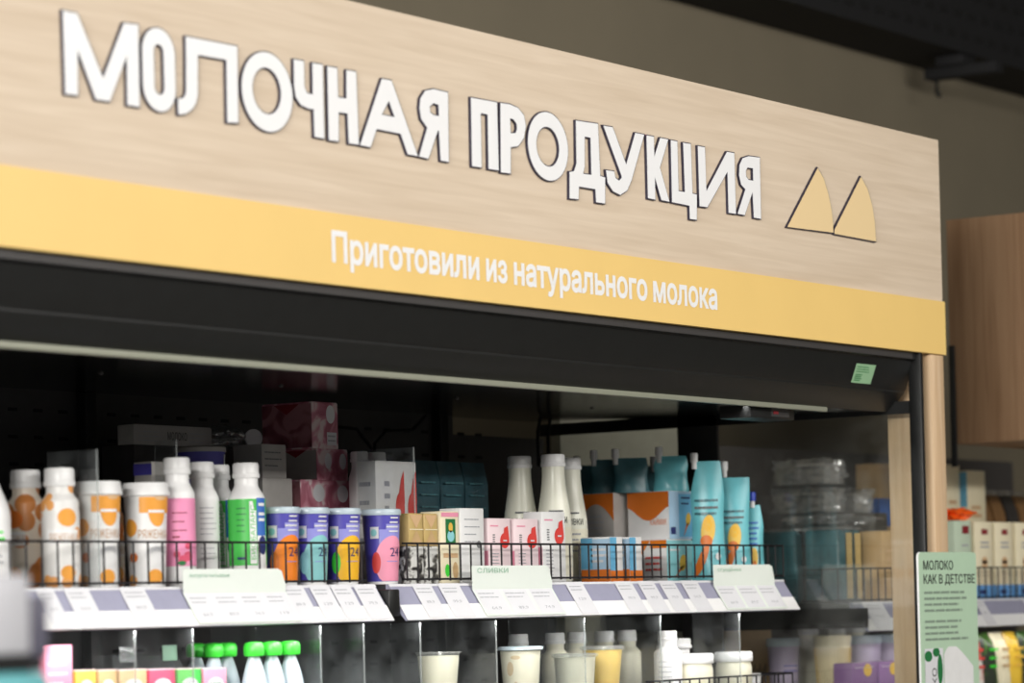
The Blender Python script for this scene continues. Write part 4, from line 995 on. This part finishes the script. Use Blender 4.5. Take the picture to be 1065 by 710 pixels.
for x, y, nm in ((6.55, .63, 'behind the stained cream tub'), (6.715, .63, 'behind the clear-lidded white dessert'), (6.815, .63, 'just behind the yellow yogurt cup'), (6.945, .63, 'rear one between yellow cup and tall bottle'), (7.070, .64, 'rear one behind the tall printed bottle')):
    bottle('kefir_bottle', 'short white bottle with white cap, '+nm, 'bottle', (x, y, ZL), toward(x, y), .178, .036, .026, .028, .02, M['creamjar'], M['white'])
bottle('kefir_bottle', 'white bottle with lines of grey print and a ridged cap before the white bucket', 'bottle', (7.010, .480, ZL), toward(7.02, .48), .175, .036, .026, .026, .02, M['white'], M['white'], lambda mb, f, R, H: (bars(mb, f, -.025, .02, .095, 6, .013, .003, M['print'], 3)))
t = thing('yogurt_bucket', 'white lidded bucket with grey print beside the printed white bottle', 'bucket', (7.198, .575, ZL), toward(7.2, .57))
mb = MB(); mb.lathe([(.036, 0), (.041, .14)], M['white'], 32); mb.build('bucket_body', t)
mb = MB(); mb.lathe([(.045, .126), (.047, .128), (.047, .134), (.044, .136), (.044, .150), (.041, .153), (0, .153)], M['white'], 32); mb.build('lid', t)
mb = MB(); f = on_round(lambda v: .036+.005*v/.14); mb.rect(f, .012, .03, .105, .110, M['print'], 4, 1); mb.rect(f, .0, .034, .03, .036, M['mintink'], 6, 1); mb.build('print', t)
for x, nm in ((7.099, 'cream jar with flat white lid next to the white bucket'), (7.299, 'cream jar with flat white lid nearest the end glass')):
    t = thing('sour_cream_jar', nm, 'jar', (x, .455, ZL), toward(x, .455))
    mb = MB(); mb.lathe([(.038, 0), (.047, .01), (.048, .07), (.044, .09), (.044, .097)], M['creamjar'], 32); mb.build('jar_body', t)
    mb = MB(); mb.lathe([(.049, .088), (.0505, .090), (.0505, .110), (.047, .114), (0, .114)], M['white'], 32); mb.build('lid', t)
t = thing('yogurt_tub', 'low white tub at the very end of the lower shelf', 'tub', (7.445, .49, ZL), 0)
mb = MB(); mb.lathe([(.026, 0), (.029, .046)], M['white'], 28); mb.build('tub_body', t)
mb = MB(); mb.lathe([(.031, .044), (.031, .05), (.028, .053), (0, .053)], M['white'], 28); mb.build('lid', t)

# ================================================================== the next bay, beyond the end glass
nb = thing('shelf_unit', 'dark wall shelving bay beyond the oak post holding cream cartons', 'shelving', (0, 0, 0))
mb = MB(); mb.box(8.36, 10.6, 1.2, 1.26, 0, 2.0, M['nextback']); mb.build('back_panel', nb)
mb = MB(); mb.box(7.66, 8.355, 1.22, 1.25, 0, 2.35, M['partition']); mb.build('grey_partition', nb)
for z, nm in ((1.507, 'upper_shelf'), (1.20, 'lower_shelf')):
    mb = MB(); mb.box(7.852, 10.6, .405, 1.199, z-.022, z, M['black'], .002); mb.build(nm, nb)
mb = MB(); mb.box(7.842, 7.850, .345, 1.199, 1.435, 1.490, M['black']); mb.build('shelf_bracket', nb)
mb = MB(); mb.box(7.842, 10.6, .45, 1.199, 0, .35, M['charcoal'], .01); mb.build('base', nb)
mb = MB(); mb.box(7.844, 7.848, .365, .56, 1.4905, 1.612, M['acrylic']); mb.build('side_riser', nb)
rail(7.852, 10.58, 1.504, 'tilted grey price strip of the next bay under the cream cartons')
for a, b in ((7.90, 8.02), (8.60, 8.66), (8.93, 9.01)):
    price_tag(a, b, 'white price tag on the strip of the next bay', 'price tags in the next bay', -.065, int(a*100))
fence(7.86, 10.4, .392, 1.512, 1.600, .043, 'low black wire fence before the cream cartons of the next bay', .16)

def pr_card(mb, F, S, w, d, h):
    bars(mb, F, w*.2, w*.7, h*.7, 3, h*.12, h*.05, M['puddle'], 4)
t = thing('wrapped_case', 'film-wrapped grey printed case, upper of two behind the glass', 'case', (8.36, .80, NU+.351))
def wrapped(t, w, d, h, seed):
    mb = MB(); mb.box(-w/2, w/2, -d/2, d/2, 0, h, M['greybox'], .003); mb.build('case_body', t)
    mb = MB(); S = on_side(-w/2, d/2, 0); bars(mb, S, d*.4, d*.95, h*.75, 1, .01, h*.15, M['darkprint'], seed); bars(mb, S, d*.05, d*.95, h*.45, 3, h*.16, h*.05, M['print'], seed)
    mb.build('print', t)
    bm = bmesh.new(); bmesh.ops.create_cube(bm, size=1); bmesh.ops.subdivide_edges(bm, edges=bm.edges[:], cuts=14, use_grid_fill=True)
    for v in bm.verts:
        q = v.co*7+Vector((seed, 0, 0)); n_ = (abs(noise.noise(q))*1.2+.5*abs(noise.noise(q*2.7)))*.014+.0012
        v.co = Vector((v.co.x*(w+.006)+(n_ if v.co.x > .4 else -n_ if v.co.x < -.4 else 0), v.co.y*(d+.006)+(n_ if v.co.y > .4 else -n_ if v.co.y < -.4 else 0), (v.co.z+.5)*(h+.004)+(n_ if v.co.z > .4 else 0)))
    mb = MB(); mb.bm(bm, M['film']); mb.build('film', t)
wrapped(t, .10, .155, .060, 3)
t = thing('wrapped_case', 'film-wrapped grey printed case, lower of two behind the glass', 'case', (8.355, .80, NU+.268)); wrapped(t, .10, .155, .058, 9)
t = thing('wrapped_case', 'small film-wrapped tan box beside the grey wrapped cases', 'case', (8.56, .78, NU+.268)); wrapped(t, .09, .09, .058, 5)
# case carrying them
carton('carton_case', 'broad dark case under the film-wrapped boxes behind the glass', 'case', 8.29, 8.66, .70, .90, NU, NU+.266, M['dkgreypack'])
t = thing('wrap_film', 'crumpled clear film lying over the dark packs behind the glass', 'film', (8.14, .62, NU+.212)); crumple(.13, .12, .022, M['film'], 4, .5).build('film', t)
for i, y in enumerate((.795, .705, .615, .525)):
    pass
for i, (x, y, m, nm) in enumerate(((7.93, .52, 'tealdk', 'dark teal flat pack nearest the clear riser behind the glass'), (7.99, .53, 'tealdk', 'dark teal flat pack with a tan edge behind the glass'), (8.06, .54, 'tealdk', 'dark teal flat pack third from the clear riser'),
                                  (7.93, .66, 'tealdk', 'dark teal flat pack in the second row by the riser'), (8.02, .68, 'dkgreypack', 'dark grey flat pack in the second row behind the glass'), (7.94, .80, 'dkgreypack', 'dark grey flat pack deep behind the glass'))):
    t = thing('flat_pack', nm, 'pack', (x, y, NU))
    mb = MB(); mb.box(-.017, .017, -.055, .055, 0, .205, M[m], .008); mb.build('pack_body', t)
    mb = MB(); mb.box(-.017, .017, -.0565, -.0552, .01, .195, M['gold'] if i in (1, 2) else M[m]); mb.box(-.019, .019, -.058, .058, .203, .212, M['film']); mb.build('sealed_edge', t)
carton('paper_pack', 'kraft carton with film top behind the glass next to the oak post', 'carton', 8.105, 8.215, .43, .50, NU, NU+.200, M['kraft'], pr_card, flap=M['film'])
carton('paper_pack', 'orange carton with film top behind the glass next to the kraft one', 'carton', 8.235, 8.36, .43, .50, NU, NU+.198, M['dkorange'], pr_card, flap=M['film'])
carton('paper_pack', 'tan and blue upright carton deep behind the glass by the oak post', 'carton', 8.80, 8.90, .80, .88, NU, NU+.424, M['kraft'], lambda mb, F, S, w, d, h: (mb.rect(F, 0, w, h*.55, h*.75, M['blue'], 1, 1), mb.rect(S, 0, d, h*.55, h*.75, M['blue'], 1, 1)))
# lower shelf of the next bay
carton('handwritten_box', 'tan box with dark scribble behind the glass by the white jars', 'carton', 7.935, 8.11, .80, .90, NL, NL+.236, M['kraft'], lambda mb, F, S, w, d, h: [mb.poly(F, [(w*(.25+.09*i), h*.42), (w*(.29+.09*i), h*.42), (w*(.33+.09*i), h*(.52+.05*(i % 2))), (w*(.30+.09*i), h*(.52+.05*(i % 2)))], M['darkprint']) for i in range(6)])
t = thing('dessert_cup', 'pale yellow ribbed cup behind the glass on the next lower shelf', 'cup', (7.98, .53, NL)); mb = MB()
P = [(.040, 0), (.052, .195), (.054, .20), (.054, .214), (0, .214)]; mb.lathe(P, M['cream'], 32)
mb.build('cup_body', t); mb = MB()
for k in range(40):
    a = 2*pi*k/40; mb.tube([(.0415*sin(a), -.0415*cos(a), .01), (.0522*sin(a), -.0522*cos(a), .18)], .0012, M['gold'], 4)
mb.build('ribs', t)
for x, y, r, nm in ((7.93, .66, .045, 'lilac tub behind the pale ribbed cup'), (8.20, .56, .06, 'large lilac tub beside the pale ribbed cup'), (8.36, .57, .06, 'large pale lilac tub by the oak post on the lower shelf')):
    t = thing('yogurt_tub', nm, 'tub', (x, y, NL), toward(x, y))
    mb = MB(); mb.lathe([(r*.85, 0), (r, .19)], M['ltlilac'], 32); mb.build('tub_body', t)
    mb = MB(); mb.lathe([(r+.002, .186), (r+.004, .19), (r+.004, .205), (r, .21), (0, .21)], M['translucent'], 32); mb.build('lid', t)
    mb = MB(); f = on_round(lambda v: r*.85+r*.15*v/.19); bars(mb, f, .0, .05, .13, 2, .014, .005, M['violet'], 3); mb.build('print', t)
for x, nm in ((8.258, 'first'), (8.424, 'middle'), (8.545, 'last')):
    bottle('kefir_bottle', 'white capped bottle at the rear behind the glass, '+nm+' of three over the lilac tubs', 'bottle', (x, .76, NL), 0, .243, .04, .030, .028, .03, M['creamjar'], M['white'])
for a, b, nm in ((7.87, 8.02, 'purple carton in front of the pale ribbed cup'), (8.03, 8.17, 'purple carton with orange top in front of the large lilac tub'), (8.18, 8.34, 'purple carton nearest the oak post on the lower shelf')):
    carton('dessert_carton', nm, 'carton', a, b, .41, .47, NL, NL+.136, M['purple'], lambda mb, F, S, w, d, h: (mb.disk(F, w*.6, h*.85, w*.16, h*.13, M['sun']), bars(mb, F, w*.1, w*.9, h*.9, 1, .01, h*.02, M['paper'], 3)))

# cream cartons to the side of the post
def pr_row(mb, F, S, w, d, h):
    mb.rect(F, 0, w, 0, h*.18, M['skyfoot'], 1, 1); mb.rect(S, 0, d, 0, h*.18, M['skyfoot'], 1, 1)
    F2 = lambda u, v: Vector(F(u, v))+Vector((0, -.0006, 0))
    mb.rect(F, w*.38, w*.72, h*.84, h*.91, M['maroon'], 1, 1); bars(mb, F, w*.3, w*.8, h*.72, 2, h*.055, h*.035, M['print'], 3)
    mb.rect(F, w*.36, w*.68, h*.40, h*.50, M['puddle'], 1, 1); mb.disk(F, w*.52, h*.50, w*.16, h*.05, M['puddle'])
    for i in range(4): mb.rect(F, w*(.12+.22*i), w*(.15+.22*i), h*.19, h*.38, M['brownink'], 1, 1)
    mb.disk(F2, w*.4, h*.09, w*.2, h*.03, M['navy'])
xs = [8.70, 8.838, 8.985, 9.13, 9.275]
nm = ['first in the row beside the pale green carton', 'second in the row from the pale green carton', 'third in the row with violet lid behind', 'fourth along the row', 'fifth along the row']
for i, x in enumerate(xs):
    carton('milk_carton', 'blue-footed cream carton with maroon mark, '+nm[i], 'carton', x, x+.118, .43, .52, NU, NU+.230, M['cream'], pr_row, side=M['cream'])
def pr_stack(mb, F, S, w, d, h):
    bars(mb, F, w*.2, w*.75, h*.42, 2, h*.12, h*.08, M['puddle'], 3); mb.rect(S, d*.02, d*.98, h*.3, h*.98, M['cream'], 1, 1)
for (x0, x1, y, z0, z1, nm) in ((8.865, 8.965, .605, NU, NU+.205, 'lower cream carton of the rear stack nearest the oak post'), (8.865, 8.965, .605, NU+.2065, NU+.414, 'upper cream carton of the rear stack nearest the oak post'),
                                (8.972, 9.10, .585, NU, NU+.19, 'lower cream carton in the farther rear stack'), (8.972, 9.10, .585, NU+.1915, NU+.397, 'upper cream carton with blue edge in the farther rear stack')):
    carton('milk_carton', nm, 'carton', x0, x1, y, y+.10, z0, z1, M['cream'], (lambda mb, F, S, w, d, h: (pr_stack(mb, F, S, w, d, h), mb.rect(lambda u, v: Vector(S(u, v))+Vector((-.0006, 0, 0)), 0, d, h*.45, h*.98, M['cyan'], 1, 1))) if 'blue edge' in nm else pr_stack)
carton('milk_carton', 'pale green carton with maroon mark under orange film beside the oak post', 'carton', 8.565, 8.675, .43, .52, NU, NU+.232, M['palegreen'], lambda mb, F, S, w, d, h: (mb.rect(F, w*.45, w*.85, h*.84, h*.94, M['maroon'], 1, 1), bars(mb, F, w*.35, w*.9, h*.52, 2, h*.12, h*.07, M['darkprint'], 3), mb.rect(F, w*.4, w*.8, h*.68, h*.70, M['print'], 1, 1)))
t = thing('orange_wrap', 'bright orange crumpled film on the pale green carton', 'film', (8.625, .47, NU+.234)); crumple(.072, .045, .017, M['orangefilm'], 6, .6).build('film', t)
for i, (x, nm) in enumerate(((9.36, 'brown snack pack leaning behind the cream cartons, first'), (9.46, 'brown snack pack leaning behind the cream cartons, second'), (9.56, 'dark snack pack leaning behind the cream cartons, third'), (9.66, 'brown snack pack leaning behind the cream cartons, fourth'))):
    t = thing('snack_pack', nm, 'pack', (x, .74, NU), 0)
    mb = MB(); bm = bmesh.new(); bmesh.ops.create_cube(bm, size=1); bmesh.ops.subdivide_edges(bm, edges=bm.edges[:], cuts=5, use_grid_fill=True)
    for v in bm.verts:
        k = v.co.z+.5; pin = 1-(2*abs(k-.5))**3*.85
        v.co = Vector((v.co.x*.08-.015*(k-1), v.co.y*.07*pin+noise.noise(v.co*6+Vector((i, 0, 0)))*.006, k*.335))
    mb.bm(bm, M['brownpack'] if i != 2 else M['dkgreypack'], True); mb.build('bag', t)
    mb = MB(); mb.box(-.038, .038, -.004, .004, .328, .352, M['film']); mb.build('top_seal', t)
for i, (x, m, nm) in enumerate(((8.665, 'chipsred', 'red and white printed snack bag nearest the poster on the lower shelf'), (8.755, 'chips', 'dark green snack bag next to the red and white one'), (8.845, 'cream', 'cream coloured snack bag between the dark green and yellow ones'), (8.935, 'chipsyel', 'yellow and dark printed snack bag on the lower shelf'), (9.03, 'chips', 'dark snack bag past the yellow one'))):
    t = thing('snack_bag', nm, 'bag', (x, .44, NL), 0)
    mb = MB(); bm = bmesh.new(); bmesh.ops.create_cube(bm, size=1); bmesh.ops.subdivide_edges(bm, edges=bm.edges[:], cuts=7, use_grid_fill=True)
    for v in bm.verts:
        k = v.co.z+.5; pin = 1-(2*abs(k-.5))**4*.9; c = 1-(2*abs(v.co.x))**3*.6
        v.co = Vector((v.co.x*.085-.03*(k-.5), v.co.y*.07*pin*c+noise.noise(v.co*5+Vector((i*3, 0, 0)))*.008, k*.205))
    mb.bm(bm, M[m], True); mb.build('bag', t)
    mb = MB(); f = on_front(-.04, -.036, 0)
    bars(mb, f, .01, .07, .15, 3, .025, .012, [M['red'], M['lime'], M['kraft'], M['sun'], M['white']][i], i); mb.build('print', t)

# hanging brown wood fascia of the neighbouring run
t = thing('wood_fascia', 'brown wood overhead cabinet panel beyond the end of the oak sign', 'cabinet', (0, 0, 0))
mb = MB(); mb.box(8.6, 9.9, .12, .448, 1.968, 2.634, M['walnut'], .002); mb.build('wood_box', t)
mb = MB(); mb.box(8.588, 8.598, .428, .446, 1.90, 2.26, M['black'], .002); mb.build('edge_trim', t)

# ================================================================== display stand close to the camera
t = thing('display_stand', 'blurred pole stand with pale grey head, slate side and teal box, close to the camera', 'stand', (2.812, -1.206, 0), radians(-6))
mb = MB(); mb.box(-.10, .008, -.001, .075, 1.466, 1.562, M['lightgrey'], .006); mb.build('head', t)
mb = MB(); mb.box(.008, .040, .004, .06, 1.462, 1.536, M['slate'], .004); mb.build('side_block', t)
mb = MB(); mb.box(-.10, .030, .002, .07, 1.446, 1.463, M['hole'], .003); mb.build('collar', t)
mb = MB(); mb.box(-.11, .034, -.006, .09, 1.30, 1.445, M['tealpack'], .012); mb.build('teal_box', t)
mb = MB(); mb.lathe([(.02, .012), (.02, 1.30)], M['slate'], 16, cx=-.03, cy=.04); mb.build('pole', t)
mb = MB(); mb.lathe([(.16, 0), (.16, .006), (.15, .012), (0, .012)], M['slate'], 32, cx=-.03, cy=.04); mb.build('foot', t)

# ================================================================== light and camera
w = bpy.data.worlds.new('shop_air'); SC.world = w; w.use_nodes = True
w.node_tree.nodes['Background'].inputs[0].default_value = (1., .98, .95, 1); w.node_tree.nodes['Background'].inputs[1].default_value = .22
def lamp(x, y, z, sx, sy, power, col=(1, .97, .92), rot=(0, 0, 0), spread=None):
    L = bpy.data.lights.new('area_lamp', 'AREA'); L.shape = 'RECTANGLE'; L.size = sx; L.size_y = sy; L.energy = power; L.color = col
    if spread: L.spread = spread
    o = bpy.data.objects.new('area_lamp', L); COL.objects.link(o); o.location = (x, y, z); o.rotation_euler = rot; return o
def aim(o, x, y, z): o.rotation_euler = (Vector((x, y, z))-o.location).to_track_quat('-Z', 'Y').to_euler()
lamp(6.1, -3.2, 3.7, 5.5, .25, 50, rot=(radians(40), 0, 0))
lamp(5.8, -6.5, 3.6, 7, .3, 200, rot=(radians(60), 0, 0))
o = lamp(-3.0, -2.6, 3.3, 4, .4, 620); aim(o, 7, .3, 1.7)  # aimed fill, added to brighten the side faces of the goods
# fill light added under the canopy front; LED strip under the upper shelf nose
lamp(4.95, .145, 1.996, 5.0, .015, 9, (1, .98, .95), (radians(-8), 0, 0), radians(110))
lamp(4.95, .352, 1.484, 5.0, .012, 5, (1, .98, .95), (radians(42), 0, 0), radians(160))
lamp(9.4, .352, 1.420, 3.0, .012, .9, (1, .98, .95), (radians(48), 0, 0), radians(160))  # added fill to lift the dim lower shelf of the next bay

cd = bpy.data.cameras.new('camera'); co = bpy.data.objects.new('camera', cd); COL.objects.link(co); SC.camera = co
F, CY = 3333., 610.
cd.sensor_width = 36; cd.sensor_fit = 'HORIZONTAL'; cd.lens = F/1065*36; cd.shift_y = (CY-355)/1065
yaw, pit, rol = radians(55.724), radians(.476), radians(-1.478)
f = Vector((sin(yaw)*cos(pit), cos(yaw)*cos(pit), sin(pit))); r = Vector((cos(yaw), -sin(yaw), 0)); u = r.cross(f)
r2 = cos(rol)*r+sin(rol)*u; u2 = -sin(rol)*r+cos(rol)*u
mw = Matrix((( r2.x, u2.x, -f.x, 0), (r2.y, u2.y, -f.y, -3.82), (r2.z, u2.z, -f.z, 1.5), (0, 0, 0, 1)))
co.matrix_world = mw
cd.clip_start = .05; cd.clip_end = 60
cd.dof.use_dof = True; cd.dof.focus_distance = 7.5; cd.dof.aperture_fstop = 2.9
vs = SC.view_settings; vs.view_transform = 'Standard'; vs.look = 'None'; vs.exposure = 0.1; vs.gamma = 1; vs.use_curve_mapping = False
